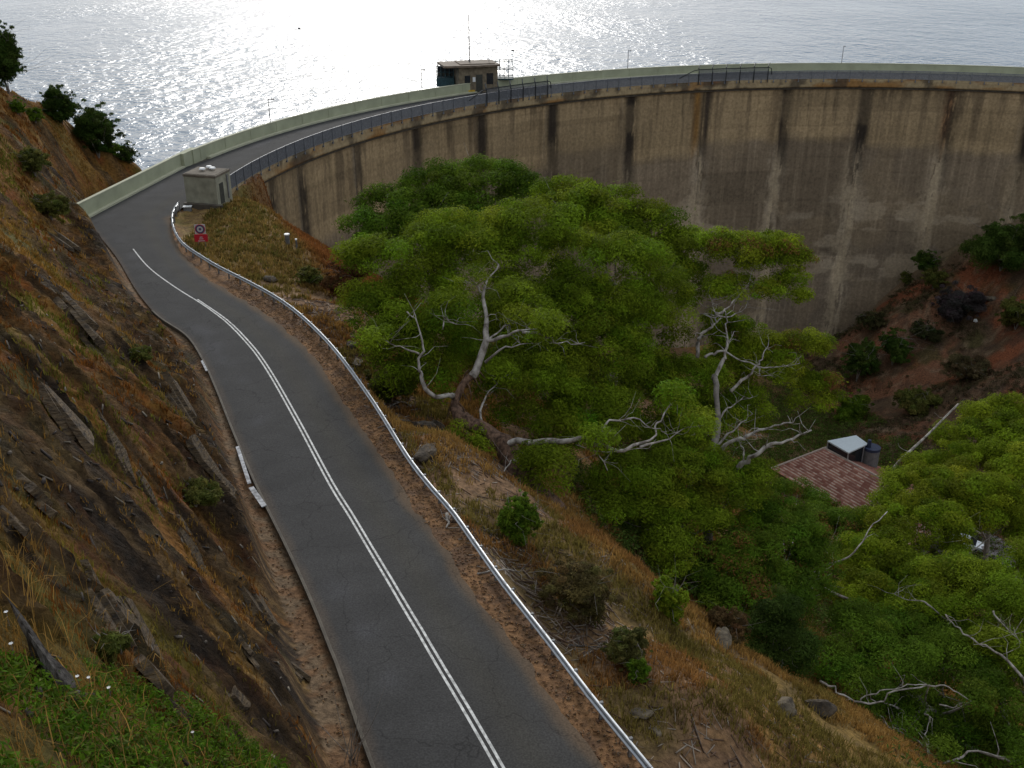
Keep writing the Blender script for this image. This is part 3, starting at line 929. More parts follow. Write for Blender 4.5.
# pours of slightly different concrete
big_ = np.floor(-ZZ / 6.1 + .3 * _h(seg.astype(float), np.ones_like(lift), 9))
c = c * (.84 + .32 * _h(seg.astype(float) * 1.0, big_, 91))[..., None]
bl_ = sstep(.5, .6, fbm(arcm * .16, ZZ * .16, 145, 5))
c = mixc(c, [.25, .195, .125], bl_ * .25)
c = np.clip(c * np.array([1.2, 1.14, 1.06]), 0, .8)
Idm = np.arange(nu * nv).reshape(nv, nu)
Qd = np.stack([Idm[:-1, :-1], Idm[1:, :-1], Idm[1:, 1:], Idm[:-1, 1:]], -1).reshape(-1, 4)
big_mesh('dam_face', Vd, Qd, M_DAM, parent=dam, col=c.reshape(-1, 3), smooth=False)


def arc_path(a0, a1, r, z, step=1.0):
    n = max(2, int(abs(a0 - a1) * PI / 180 * r / step) + 1)
    return np.array([arc(d, r, z) for d in np.linspace(a0, a1, n)])


# corbel under the road edge (stained), with colours
na = 700
ca = np.linspace(A0 - 1, A1, na)
prof = [(R0 + .78, -1.72), (R0 - .02, -1.55), (R0, -1.3), (R0, -.9), (R0, -.5), (R0, -.05), (R0 + .5, -.05)]
Vc = np.array([arc(d, r, z) for (r, z) in prof for d in ca])
m_ = len(prof)
Ic = np.arange(na * m_).reshape(m_, na)
Qc = np.stack([Ic[:-1, :-1], Ic[1:, :-1], Ic[1:, 1:], Ic[:-1, 1:]], -1).reshape(-1, 4)
arcc = np.tile((180 - ca) * PI / 180 * R0, m_); zc = np.repeat([p[1] for p in prof], na)
cc = mixc(np.broadcast_to(np.array([.34, .26, .15]), (len(Vc), 3)), [.27, .13, .035], sstep(.55, .7, fbm(arcc * .12, zc * .8, 131, 4)) * .8)
cc = mixc(cc, [.05, .042, .035], sstep(.52, .66, fbm(arcc * .35, zc * .3, 133, 4)) * .75)
cc = mixc(cc, [.16, .07, .03], sstep(.55, .7, fbm(arcc * .6, zc * 1.5, 135, 4)) * sstep(-.7, -.3, zc) * .7)
big_mesh('corbel', Vc, Qc, M_DAM, parent=dam, col=cc)
# body behind the face: deck, upstream face
mb = MB()
pth = arc_path(A0 - 9, A1, R0, 0)
mb.sweep(arc_path(A0 - 9, A1, R0 + .4, 0)[::-1], [(0, -.06), (0, -2.0), (10.4, -2.0), (10.4, -.06)])
mb.build('deck', M_KERB, dam)
mb = MB()
mb.sweep(arc_path(A0 - 9, A1, R0 + 9.6, 0)[::-1], [(0, -2), (0, -40), (1.2, -40), (1.2, -2)])
mb.build('upstream_face', M_KERB, dam)
# upstream parapet with base kerb and coping
mb = MB(); mb.sweep(arc_path(168.0, A1, R0 + 9.9, 0)[::-1], [(0, -.05), (0, 1.62), (.35, 1.62), (.35, -.05)])
for d in np.arange(167, A1, -3.4):
    a = math.radians(d); er = np.array([math.cos(a), math.sin(a), 0]); et = np.array([math.sin(a), -math.cos(a), 0])
    mb.frame_box(arc(d, R0 + 9.9, 0), et, er, np.array([0, 0, 1.]), -.09, .09, -.05, .1, .26, 1.6)
par = mb.build('parapet', M_GREEN, dam)
mb = MB(); mb.sweep(arc_path(168.0, A1, R0 + 9.85, 0)[::-1], [(0, 1.622), (0, 1.72), (.45, 1.72), (.45, 1.622)])
mb.build('coping', M_GREENL, par)
mb = MB(); mb.sweep(arc_path(166.3, A1, R0 + 9.3, 0)[::-1], [(0, -.05), (0, .22), (.58, .24), (.58, -.05)])
mb.build('footpath_kerb', M_GREENL, dam)

# crest railing on the downstream edge
rl = empty('crest_railing', arc(120, R0 - .05, 0), 'blue-grey metal railing along the downstream edge of the dam crest', 'railing')
RA0, RA1 = 175.2, 46
mb = MB(); mb.sweep(arc_path(RA0, RA1, R0 - .08, 0)[::-1], [(-.04, 1.5), (-.04, 1.6), (.04, 1.6), (.04, 1.5)]); mb.build('top_rail', M_RAILB, rl)
mb = MB(); mb.sweep(arc_path(RA0, RA1, R0 - .08, 0)[::-1], [(-.03, .02), (-.03, .09), (.03, .09), (.03, .02)]); mb.build('bottom_rail', M_RAILB, rl)
mb = MB()
npan = int((RA0 - RA1) * PI / 180 * R0 / .12)
for i in range(npan):
    d = RA0 - (RA0 - RA1) * i / npan
    a = math.radians(d); er = np.array([math.cos(a), math.sin(a), 0]); et = np.array([math.sin(a), -math.cos(a), 0])
    mb.frame_box(arc(d, R0 - .08, 0), et, er, np.array([0, 0, 1.]), -.04, .04, -.012, .012, .06, 1.52)
mb.build('baluster_panel', M_RAILB, rl)
npost = 88
for i in range(npost):
    d = RA0 - (RA0 - RA1) * i / (npost - 1)
    a = math.radians(d); er = np.array([math.cos(a), math.sin(a), 0]); et = np.array([math.sin(a), -math.cos(a), 0])
    mb = MB(); o0 = arc(d, R0 - .14, 0)
    mb.frame_box(o0, et, er, np.array([0, 0, 1.]), -.05, .05, -.05, .03, -.5, 1.64)
    mb.frame_box(o0, et, er, np.array([0, 0, 1.]), -.11, .11, -.07, .13, -.52, -.3)
    mb.build('post', M_RAILB if i % 1 == 0 else M_DARK, rl)


def screen(name, a0, a1, label, nposts=6):
    r_ = empty(name, arc((a0 + a1) / 2, R0 - .2, 0), label, 'safety screen', 'mesh screens on the crest railing')
    for i in range(nposts):
        d = a0 + (a1 - a0) * i / (nposts - 1)
        mb = MB(); mb.tube([arc(d, R0 - .22, -.5), arc(d, R0 - .22, 1.8), arc(d, R0 + .0, 2.5), arc(d - .35, R0 + .8, 3.0)], .1, 5)
        mb.build('post', M_DARK, r_)
    mb = MB(); mb.tube([arc(a0 + 2.4, R0 - .2, .9), arc(a0 + .7, R0 - .2, 2.1)] + list(arc_path(a0, a1, R0 - .2, 2.3, 1)) + [arc(a1 - .35, R0 - .2, 2.1), arc(a1 - .45, R0 - .2, 1.0)], .09, 5)
    mb.build('frame_rail', M_DARK, r_)
    mb = MB()
    nb = int(abs(a0 - a1) * PI / 180 * R0 / .12)
    for i in range(nb):
        d = a0 + (a1 - a0) * i / nb
        mb.tube([arc(d, R0 - .17, .4), arc(d, R0 - .17, 2.2)], .028, 3, caps=False)
    for z in np.arange(1.25, 2.2, .14):
        mb.tube(arc_path(a0, a1, R0 - .17, z, 1), .028, 3, caps=False)
    mb.build('wire_mesh', M_RAILB, r_)
    return r_


s1 = [dam_hit(x, 93, R0)[0] for x in (486, 547)]
s2 = [dam_hit(x, 80, R0)[0] for x in (698, 767)]
screen('safety_screen', s1[0], s1[1], 'dark framed mesh safety screen on the crest railing beside the gatehouse')
screen('safety_screen', s2[0], s2[1], 'dark framed mesh safety screen on the railing at mid crest, away from the gatehouse')

# lamp posts on the upstream parapet
def lamp(px, py_top, label, arm=False):
    d, _ = dam_hit(px, py_top + 22, R0 + 10.1)
    b = arc(d, R0 + 10.1, 1.72)
    Zc = b[1] * CP - (b[2] - CAMZ) * SP
    top = U(px, py_top, Zc)
    h = top[2]
    r_ = empty('lamp_post', b, label, 'lamp post', 'thin poles on the crest parapet')
    mb = MB(); mb.tube([b, (b[0], b[1], h)], [.075, .05], 6); mb.build('pole', M_POST, r_)
    t = (b - np.array([CX, CY, 0])); t[2] = 0; t /= np.linalg.norm(t)
    mb = MB(); mb.tube([(b[0], b[1], h - .05), np.array([b[0], b[1], h]) - t * .6], .05, 5)
    mb.frame_box(np.array([b[0], b[1], h]) - t * .75, t, np.array([-t[1], t[0], 0]), np.array([0, 0, 1.]), -.25, .2, -.1, .1, -.08, .05)
    mb.build('lamp_head', M_POST, r_)


lamp(270, 97, 'thin grey pole on the parapet where the crest curves out from the hut')
lamp(422, 68, 'short thin pole on the parapet just left of the gatehouse')
lamp(627.5, 49, 'thin dark pole on the parapet between the gatehouse and mid-crest screen')
lamp(841, 45, 'thin pole on the parapet right of the mid-crest mesh screen')

# ================================================================ APPROACH PARAPET + HUT
pw = empty('parapet_wall', PARA_A, 'pale green concrete wall along the road from the hillside to the dam crest', 'wall')
PA = UZ(78, 222, 0); PB = UZ(182, 167.5, 0); Pc = arc(167.2, R0 + 10.2)
E0 = PA + (PA - PB) / np.linalg.norm(PA - PB) * .5 + np.array([-1.6, 0, .0])
wp = np.array([E0, PA, PA * .66 + PB * .34, PA * .33 + PB * .67, PB])
mb = MB(); mb.sweep(wp[::-1], [(0, -2.5), (0, 1.62), (.32, 1.62), (.32, -2.5)]); mb.build('wall', M_GREEN, pw)
mb = MB(); mb.sweep(wp[::-1], [(-.05, 1.622), (-.05, 1.72), (.37, 1.72), (.37, 1.622)]); mb.build('coping', M_GREENL, pw)
mb = MB(); mb.sweep(wp[1:][::-1], [(-.45, -.05), (-.45, .2), (-.003, .22), (-.003, -.05)]); mb.build('base_kerb', M_GREENL, pw)
mb = MB(); mb.sweep(np.array([PB + np.array([.1, 0, 0]), Pc + np.array([-.2, 0, 0])])[::-1], [(-.3, -2.5), (-.3, 1.7), (.6, 1.7), (.6, -2.5)]); mb.build('pilaster', M_GREEN, pw, bevel=.03)

hA = UZ(187, 203, 0); hB = UZ(218.5, 205.5, 0)
hx = hB - hA; hw = np.linalg.norm(hx); hx /= hw; hy = np.array([-hx[1], hx[0], 0]); hzv = np.array([0, 0, 1.])
th = math.radians(-22); hy = UZ(232.5, 197.5, 0) - UZ(218.5, 205.5, 0); hdp = np.linalg.norm(hy); hy /= hdp
hut = empty('equipment_hut', hA, 'small square grey-green concrete hut where the road meets the dam crest', 'hut')
mb = MB(); mb.frame_box(hA, hx, hy, hzv, 0, hw, 0, hdp, -1.2, 2.95); mb.build('wall', M_HUT, hut)
mb = MB(); mb.frame_box(hA, hx, hy, hzv, -.06, hw + .06, -.06, hdp + .06, 2.953, 3.2); hr = mb.build('roof', M_HUTROOF, hut, bevel=.03)
mb = MB()
mb.frame_box(hA, hx, hy, hzv, .12, hw - .12, .12, hdp - .12, 3.202, 3.24)
mb.build('roof_surface', M_HUTROOF, hr)
for (qx, qy) in ((hw * .38, hdp * .5), (hw * .62, hdp * .68), (hw * .45, hdp * .82)):
    mb = MB(); q = hA + hx * qx + hy * qy
    mb.tube([q + hzv * 3.2, q + hzv * 3.42], .12, 8); mb.tube([q + hzv * 3.42, q + hzv * 3.55], [.38, .28], 8); mb.build('vent_cap', M_WHITE, hr)
mb = MB(); mb.frame_box(hA, hx, hy, hzv, hw - .02, hw + .04, .7, 1.6, -.0, 2.2); mb.build('door', M_DOORD, hut)
mb = MB(); mb.frame_box(hA, hx, hy, hzv, hw + .003, hw + .12, hdp * .72, hdp * .72 + .25, .2, 2.8); mb.build('conduit', M_POST, hut)
mb = MB(); mb.frame_box(hA, hx, hy, hzv, -.12, hw + .6, -.55, -.003, -1.2, .12); mb.build('plinth', M_KERB, hut)

# ================================================================ GATEHOUSE
gd, _ = dam_hit(478, 90, R0 + 11)
ga = math.radians(gd); er = np.array([math.cos(ga), math.sin(ga), 0]); et = np.array([math.sin(ga), -math.cos(ga), 0])
gz = np.array([0, 0, 1.]); g0 = arc(gd, R0 + 11.9, 0)
gh = empty('gatehouse', g0, 'small brown stone gatehouse with flat curved roof on the dam crest', 'gatehouse')
rad = 4.2
toCam = -g0.copy(); toCam[2] = 0; toCam /= np.linalg.norm(toCam)
gth = math.atan2(toCam[1], toCam[0]) + .22
gn = np.array([math.cos(gth), math.sin(gth), 0]); gs = np.array([-gn[1], gn[0], 0])      # gn to the valley, gs to the right in view
HWg, HDg = 3.55, 3.0
mb = MB(); mb.frame_box(g0, gs, gn, gz, -HWg, HWg, -HDg, HDg, -30, 4.45); mb.build('wall', M_STONE, gh, bevel=.05)
prf = []
for t in np.linspace(0, 1, 15):
    s_ = -HWg - 2.7 + (2 * HWg + 3.1) * t
    prf.append((s_, HDg + .35 + .45 * math.sin(PI * t)))
roofp = [g0 + gs * s_ + gn * d_ for s_, d_ in prf] + [g0 + gs * (HWg + .4) - gn * (HDg + .3), g0 - gs * (HWg + 2.7) - gn * (HDg + .3)]
mb = MB(); mb.prism(roofp, 4.453, 4.78); gr_ = mb.build('roof', M_GATEROOF, gh)
mb = MB(); mb.frame_box(g0, gs, gn, gz, -HWg + .4, HWg - .4, -HDg + .4, HDg - .4, 4.783, 4.93); mb.build('roof_deck', M_GATEROOF, gr_)


def on_front(s0, s1, z0, z1, out=.03):
    mb = MB(); mb.frame_box(g0 + gn * HDg, gs, gn, gz, s0, s1, -.1, out, z0, z1); return mb


on_front(-2.5, -1.5, 1.5, 3.0).build('window', M_GLASSD, gh)
on_front(-.45, .75, .1, 3.1).build('door', M_DOORD, gh)
on_front(1.5, 2.7, 1.4, 3.3).build('window', M_GLASSD, gh)
on_front(-1.05, -.55, 1.9, 2.7, .06).build('notice', M_WHITE, gh)
on_front(-HWg, -.7, .05, .5, .2).build('yellow_step', M_YELLOW, gh)
# cage of bars on the right, teal framed lookout on the left
rt = np.array([1.0, 0, 0])
cg = MB(); c0 = g0 + rt * 3.7 + np.array([0, 1.0, .45])
for x in np.linspace(0, 3.2, 5):
    for y in (0, 2.2):
        cg.tube([c0 + np.array([x, y, 1.6]), c0 + np.array([x, y, 4.5])], .06, 5)
for z in (1.65, 3.0, 4.45):
    for y in (0, 2.2): cg.tube([c0 + np.array([0, y, z]), c0 + np.array([3.2, y, z])], .06, 5)
    for x in (0, 3.2): cg.tube([c0 + np.array([x, 0, z]), c0 + np.array([x, 2.2, z])], .06, 5)
cg.frame_box(c0, rt, np.array([0, 1., 0]), gz, -.1, 3.3, -.1, 2.3, 1.2, 1.5)
cg.build('barred_cage', M_TEAL, gh)
tl = MB(); t0 = g0 - rt * 6.75 + np.array([0, -.9, .55])
for x in np.linspace(0, 3.0, 5):
    for y in (0, 2.6): tl.tube([t0 + np.array([x, y, .8]), t0 + np.array([x, y, 3.7])], .07, 5)
for z in (1.9, 2.7, 3.7):
    for y in (0, 2.6): tl.tube([t0 + np.array([0, y, z]), t0 + np.array([3.0, y, z])], .06, 5)
    for x in (0, 3.0): tl.tube([t0 + np.array([x, 0, z]), t0 + np.array([x, 2.6, z])], .06, 5)
tl.frame_box(t0, rt, np.array([0, 1., 0]), gz, -.1, 3.1, -.05, 2.7, .2, 1.7)
lk = tl.build('lookout_frame', M_TEAL, gh)
tl = MB(); tl.frame_box(t0, rt, np.array([0, 1., 0]), gz, .06, 2.9, 1.2, 1.24, 1.75, 3.65); tl.build('glazing', M_GLASSD, lk)
mst = empty('radio_mast', g0 + np.array([-.9, 0, 4.93]), 'tall thin mast standing on the gatehouse roof', 'mast')
zt = U(470, 21, g0[1] * CP - (5.3 - CAMZ) * SP)[2]
mb = MB(); p = np.array(mst.location); mb.tube([p, (p[0], p[1], zt + 1.2)], [.11, .07], 6); mb.tube([p, p + gz * .4], .16, 8); mb.build('mast_pole', M_POST, mst)
mb = MB(); mb.tube([p + gz * 2.2 - rt * .3, p + gz * 2.2 + rt * .3], .03, 4); mb.build('cross_arm', M_POST, mst)
p = g0 + np.array([2.6, 0, 4.93])
an = empty('roof_aerial', p, 'short thin aerial at the right end of the gatehouse roof', 'aerial')
mb = MB(); mb.tube([p, p + gz * 2.4], [.05, .03], 5); mb.build('aerial_rod', M_POST, an)

# ================================================================ GUARD RAIL
gpath = resample(RAIL_X, 1.0)
gr0 = empty('guard_rail', gpath[len(gpath) // 2] * np.array([1, 1, 0]), 'long galvanised steel guard rail along the valley side of the road', 'guard rail')
wprof = [(0, 0), (-.04, -.01), (-.075, -.05), (-.06, -.085), (.03, -.115), (.04, -.15), (-.06, -.17), (-.12, -.2), (-.12, -.25), (-.06, -.29), (0, -.31), (.015, -.31), (-.045, -.275), (-.1, -.24), (-.1, -.21), (-.05, -.185), (.055, -.165), (.045, -.105), (-.045, -.075), (-.06, -.05), (-.03, -.025), (.015, 0)]
mb = MB(); mb.sweep(gpath, wprof)
for i in range(3, len(gpath) - 3, 4):
    q_ = gpath[i]; t_ = gpath[i + 1] - q_; t_ /= np.linalg.norm(t_)
    mb.sweep(np.array([q_ - t_ * .17, q_ + t_ * .17]), [(a - .007 if k < 11 else a + .002, b + (.004 if k == 0 else 0)) for k, (a, b) in enumerate(wprof)])
mb.build('rail_beam', M_GALV, gr0)
for i, p in enumerate(resample(RAIL_X, 2.0)):
    if i == 0: continue
    z = float(hz(p[0], p[1]))
    nxt = gpath[np.argmin(np.linalg.norm(gpath - p, axis=1)) - 1] - p; nxt[2] = 0; nxt /= np.linalg.norm(nxt) + 1e-9
    rtv = np.array([-nxt[1], nxt[0], 0]) * 1.0
    k = int(np.argmin(np.linalg.norm(gpath - p, axis=1))); tg = gpath[min(k + 1, len(gpath) - 1)] - gpath[max(0, k - 1)]; tg[2] = 0; tg /= np.linalg.norm(tg)
    rtv = np.array([tg[1], -tg[0], 0])
    mb = MB(); mb.frame_box(p, rtv, tg, gz, .015, .13, -.05, .05, z - p[2] - .2, .03); mb.build('post', M_POST, gr0)

# ================================================================ SIGN ON THE KNOLL
sp = UR(202, 244); sp = np.array([sp[0], sp[1], hz(sp[0], sp[1])]); 
Zs = sp[1] * CP - (sp[2] - CAMZ) * SP
sg = empty('road_sign', sp, 'white sign with ringed circle above a red panel on the grassy knoll', 'sign')
k = Zs / 1000
fx = np.array([1., .12, 0]); fx /= np.linalg.norm(fx); fy = np.array([-.12, 1, 0]); fy /= np.linalg.norm(fy)
zb = U(202, 241, Zs)[2]; zm = U(202, 232.5, Zs)[2]; ztp = U(202, 221.5, Zs)[2]
for s in (-.33, .33):
    mb = MB(); mb.tube([sp + fx * s + gz * -.3 + fy * .05, np.array([sp[0], sp[1], ztp - .05]) + fx * s + fy * .05], .03, 6); mb.build('post', M_POST, sg)
pl = MB(); pl.frame_box((sp[0], sp[1], 0), fx, fy, gz, -.5, .5, -.02, .0, zm + .04, ztp); pu = pl.build('upper_panel', M_SIGNW, sg)
cz = (zm + ztp) / 2 + .02; rr_ = (ztp - zm) * .44


def disc(mb, r0, r1, y0, y1, n=28):
    V = []; Fs = []
    for i in range(n):
        a = 2 * PI * i / n
        for (r, y) in ((r0, y0), (r1, y0), (r1, y1), (r0, y1)):
            V.append(np.array([sp[0], sp[1], cz]) + fx * r * math.cos(a) + gz * r * math.sin(a) + fy * y)
    for i in range(n):
        j = (i + 1) % n
        for q in range(4):
            q2 = (q + 1) % 4
            Fs.append((i * 4 + q, i * 4 + q2, j * 4 + q2, j * 4 + q))
    mb.add(V, Fs)


mb = MB(); disc(mb, rr_ * .68, rr_, -.035, -.021); mb.build('ring', M_SIGNB, pu)
mb = MB(); disc(mb, .02, rr_ * .3, -.033, -.021); mb.build('symbol', M_SIGNB, pu)
mb = MB(); disc(mb, rr_ * 1.0, rr_ * 1.13, -.035, -.021); mb.build('red_edge', M_RED, pu)
pl = MB(); pl.frame_box((sp[0], sp[1], 0), fx, fy, gz, -.62, .62, -.02, .0, zb, zm); lo = pl.build('red_panel', M_RED, sg)
mb = MB()
for zf, w in ((.62, .13), (.38, .2), (.12, .3)):
    z = zb + (zm - zb) * zf
    mb.frame_box((sp[0], sp[1], z), fx, fy, gz, -w, w, -.03, -.021, -.035, .035)
mb.build('white_strip', M_SIGNW, lo)

# small fixtures on the knoll
def fixture(px, py, h, w, name, label, cat, cap=True):
    p = G(px, py); r_ = empty(name, p, label, cat)
    mb = MB(); mb.tube([p - gz * .2, p + gz * h], w, 10); mb.build('post', M_TANK, r_)
    if cap:
        mb = MB(); mb.tube([p + gz * h, p + gz * (h + .12)], w * 1.25, 10); mb.build('cap', M_WHITE, r_)


fixture(288, 247, 1.1, .22, 'bollard', 'squat grey bollard with white cap on the knoll above the dam', 'bollard')
fixture(297, 250, .9, .09, 'marker_post', 'thin pale marker post just right of the capped bollard', 'marker post')
p = G(188, 211)
bx = empty('junction_box', p, 'shiny metal junction box on the ground in front of the hut', 'box')
mb = MB(); mb.frame_box(p, fx, fy, gz, -.4, .4, -.3, .3, -.1, .4); mb.build('body', M_TANK, bx, bevel=.03)
mb = MB(); mb.frame_box(p, fx, fy, gz, -.45, .45, -.35, .35, .402, .46); mb.build('lid', M_WHITE, bx)

# ================================================================ HOUSE IN THE VALLEY
A = UZ(823, 448, -41.5); B = UZ(900, 489, -41.5)
ax = (B - A); Lr = np.linalg.norm(ax); ax /= Lr
ay = np.array([ax[1], -ax[0], 0])
if ay @ np.array([-1, -.6, 0]) < 0: ay = -ay       # ay points to the camera-left eave
Wd = 6.9; ze = -44.4 + 41.5
hs = empty('house', A * np.array([1, 1, 0]) + np.array([0, 0, -47.2]), 'house with a red tiled roof on the valley floor below the trees', 'house')
mb = MB(); mb.frame_box(A, ax, ay, gz, -2.2, Lr + 5, -Wd + .7, Wd - .7, -6.5, ze + .25); mb.build('wall', M_BRICK, hs)


def tile_plane(p00, p10, p01, p11, rows, cols, nm):
    """p00-p10 along the eave, p01-p11 along the ridge; steps modelled row by row"""
    V = []; Fs = []; Cc = []
    nrm = np.cross(p10 - p00, p01 - p00); nrm /= np.linalg.norm(nrm)
    if nrm[2] < 0: nrm = -nrm
    for r in range(rows):
        for (t, lift, tv_) in ((r / rows, .07, 0.0), ((r + 1) / rows, .0, .999)):
            for c_ in range(cols * 4 + 1):
                s = c_ / (cols * 4)
                a = p00 * (1 - s) + p10 * s; b = p01 * (1 - s) + p11 * s
                wave = .05 * (math.cos(2 * PI * c_ / 4) * .5 + .5)
                V.append(a * (1 - t) + b * t + nrm * (lift + wave)); Cc.append((r + .001 + tv_ * .99, c_ / 4, 0))
        n_ = cols * 4 + 1
        b0 = r * 2 * n_
        for c_ in range(n_ - 1):
            Fs.append((b0 + c_, b0 + c_ + 1, b0 + n_ + c_ + 1, b0 + n_ + c_))
            if r: Fs.append((b0 - n_ + c_, b0 - n_ + c_ + 1, b0 + c_ + 1, b0 + c_))
    return np.array(V), np.array(Fs), np.array(Cc)


Rf = []
e = lambda s, t, z: A + ax * s + ay * t + gz * z
planes = [(e(-3.0, Wd, ze), e(Lr + 7, Wd, ze), e(.2, 0, 0), e(Lr + 1.5, 0, 0), 17, 30),
          (e(Lr + 7, -Wd, ze), e(-3.0, -Wd, ze), e(Lr + 1.5, 0, 0), e(.2, 0, 0), 17, 30),
          (e(-3.0, -Wd, ze), e(-3.0, Wd, ze), e(.2, 0, 0), e(.2, .02, 0), 17, 22),
          (e(Lr + 7, Wd, ze), e(Lr + 7, -Wd, ze), e(Lr + 1.5, 0, 0), e(Lr + 1.5, -.02, 0), 17, 22)]
Vs, Fs_, Cs = [], [], []
off = 0
for pz in planes:
    v_, f_, c_ = tile_plane(*pz, 'x'); Vs.append(v_); Fs_.append(f_ + off); Cs.append(c_); off += len(v_)
rf_ = big_mesh('roof', np.vstack(Vs), np.vstack(Fs_), M_TILES, parent=hs, col=np.vstack(Cs))
M_ = MB(); M_.tube([e(.2, 0, .1), e(Lr + 1.5, 0, .1)], .16, 6)
for q in ((-3.0, Wd), (-3.0, -Wd)): M_.tube([e(.2, 0, .1), e(q[0], q[1], ze + .12)], .15, 6)
for q in ((Lr + 7, Wd), (Lr + 7, -Wd)): M_.tube([e(Lr + 1.5, 0, .1), e(q[0], q[1], ze + .12)], .17, 6)
M_.v = [tuple(np.array(v)) for v in M_.v]
M_.build('ridge_capping', M_CAP, hs)
# glazed box with pale flat roof and steel tank behind the ridge
cs = [UZ(827.5, 441, -40.2), UZ(856, 435.5, -40.2), UZ(868, 444, -40.2), UZ(848.5, 453, -40.2)]
mb = MB(); mb.prism([q - (q - sum(cs) / 4) * .05 for q in cs], -47, -40.35); lt = mb.build('lantern', M_GLASSD, hs)
mb = MB(); mb.prism(cs, -40.347, -40.15); mb.build('lantern_roof', M_SKYROOF, lt)
mb = MB()
for q in cs: mb.tube([np.array([q[0], q[1], -47]) - (q - sum(cs) / 4) * .03 * np.array([1, 1, 0]), np.array([q[0], q[1], -40.36]) - (q - sum(cs) / 4) * .03 * np.array([1, 1, 0])], .1, 5)
mb.build('lantern_post', M_GALV, lt)
tp = UZ(872, 448, -40.8)
mb = MB(); mb.tube([(tp[0], tp[1], -47.3), (tp[0], tp[1], -41.0)], 1.15, 18); tkk = empty('water_tank', (tp[0], tp[1], -47.2), 'grey cylindrical tank with navy top behind the red roofed house', 'tank'); mb.build('tank_body', M_TANK, tkk)
mb = MB(); mb.tube([(tp[0], tp[1], -41.0), (tp[0], tp[1], -40.6)], 1.2, 18); mb.tube([(tp[0] - .5, tp[1], -40.6), (tp[0] - .5, tp[1], -39.5)], [.35, .25], 8); mb.build('tank_top', M_NAVY, tkk)
mb = MB(); mb.tube([(tp[0] - 1.3, tp[1] - .2, -47.2), (tp[0] - 1.3, tp[1] - .2, -40.2)], .16, 8); mb.build('pipe', M_GALV, tkk)


# ================================================================ VEGETATION GENERATORS
def unit(n, r_):
    v = r_.normal(size=(n, 3)); return v / np.linalg.norm(v, axis=1)[:, None]


def norm(v): return v / (np.linalg.norm(v, axis=1)[:, None] + 1e-9)


def leaf_cloud(cen, rad, cnt, size, colr, seed, tips=None, tipw=.0, up=.35, var=.42, squash=.75):
    """leaf cards filling many small clumps: cen (m,3), rad (m,), cnt (m,)"""
    r_ = np.random.default_rng(seed)
    m = len(cen); idx = np.repeat(np.arange(m), cnt); N = len(idx)
    u = unit(N, r_)
    flip = (u[:, 2] < -.3) & (r_.random(N) < .8); u[flip, 2] *= -1
    rho = (.35 + .65 * np.sqrt(r_.random(N))) * np.where(r_.random(N) < .08, r_.uniform(1, 1.5, N), 1.0)
    P = cen[idx] + u * (rad[idx] * rho)[:, None] * np.array([1, 1, squash])
    nn_ = norm(u * .75 + np.array([0, 0, .35]) + unit(N, r_) * .62)
    ax_ = norm(u * .35 + np.array([0, 0, up]) + unit(N, r_) * .9)
    ax_ = norm(ax_ - nn_ * np.sum(ax_ * nn_, axis=1)[:, None])
    sd = np.cross(ax_, nn_)
    L_ = size * r_.uniform(.6, 1.35, N); w = L_ * r_.uniform(.2, .36, N)
    V = np.empty((N, 4, 3))
    V[:, 0] = P - ax_ * (L_ / 2)[:, None]; V[:, 2] = P + ax_ * (L_ / 2)[:, None]
    V[:, 1] = P + sd * (w / 2)[:, None]; V[:, 3] = P - sd * (w / 2)[:, None]
    cf = r_.uniform(1 - var, 1 + var, m)
    hue = r_.normal(0, .8, m) + .6 * (fbm(cen[:, 0] * .35, cen[:, 1] * .35 + cen[:, 2] * .3, seed, 3) - .5) * 3
    c = np.array(colr)[None] * cf[idx][:, None] * r_.uniform(.65, 1.35, N)[:, None]
    c = c * np.clip(1 + hue[idx][:, None] * np.array([.13, .02, .1]), .4, 1.8)
    if tips is not None:
        tw = (r_.random(m) < tipw)[idx] * (r_.random(N) < .55)
        c = np.where(tw[:, None], np.array(tips)[None] * r_.uniform(.6, 1.3, N)[:, None], c)
    C4 = np.repeat(np.clip(c, .003, .9), 4, axis=0)
    Fq = np.arange(N * 4).reshape(N, 4)
    return V.reshape(-1, 3), Fq, C4


def clumps_in(ell, sub, dens, seed):
    """small clumps set through the outer part of ellipsoids: ell = list of (centre, (a,b,c))"""
    r_ = np.random.default_rng(seed); Cn = []; Rn = []
    for c, (a, b, h) in ell:
        area = 4 * PI * (((a * b) ** 1.6 + (a * h) ** 1.6 + (b * h) ** 1.6) / 3) ** (1 / 1.6)
        n = max(3, int(1.4 * dens * area / (PI * sub * sub)))
        u = unit(n, r_); fl = (u[:, 2] < -.25) & (r_.random(n) < .75); u[fl, 2] *= -1
        rho = r_.uniform(.45, 1.0, n) ** .6 * np.where(r_.random(n) < .16, r_.uniform(1.0, 1.28, n), 1.0)
        Cn.append(np.asarray(c) + u * rho[:, None] * np.array([a, b, h])); Rn.append(sub * r_.uniform(.5, 1.3, n) * np.where(rho > 1.02, .6, 1.0))
    return np.vstack(Cn), np.concatenate(Rn)


def px_ell(L_):
    out = []
    for q in L_:
        px, py, rx, ry, Z = q[:5]
        out.append((U(px, py, Z), (rx * Z / F, (q[5] if len(q) > 5 else (rx * .6 + ry * .4)) * Z / F, ry * Z / F)))
    return out


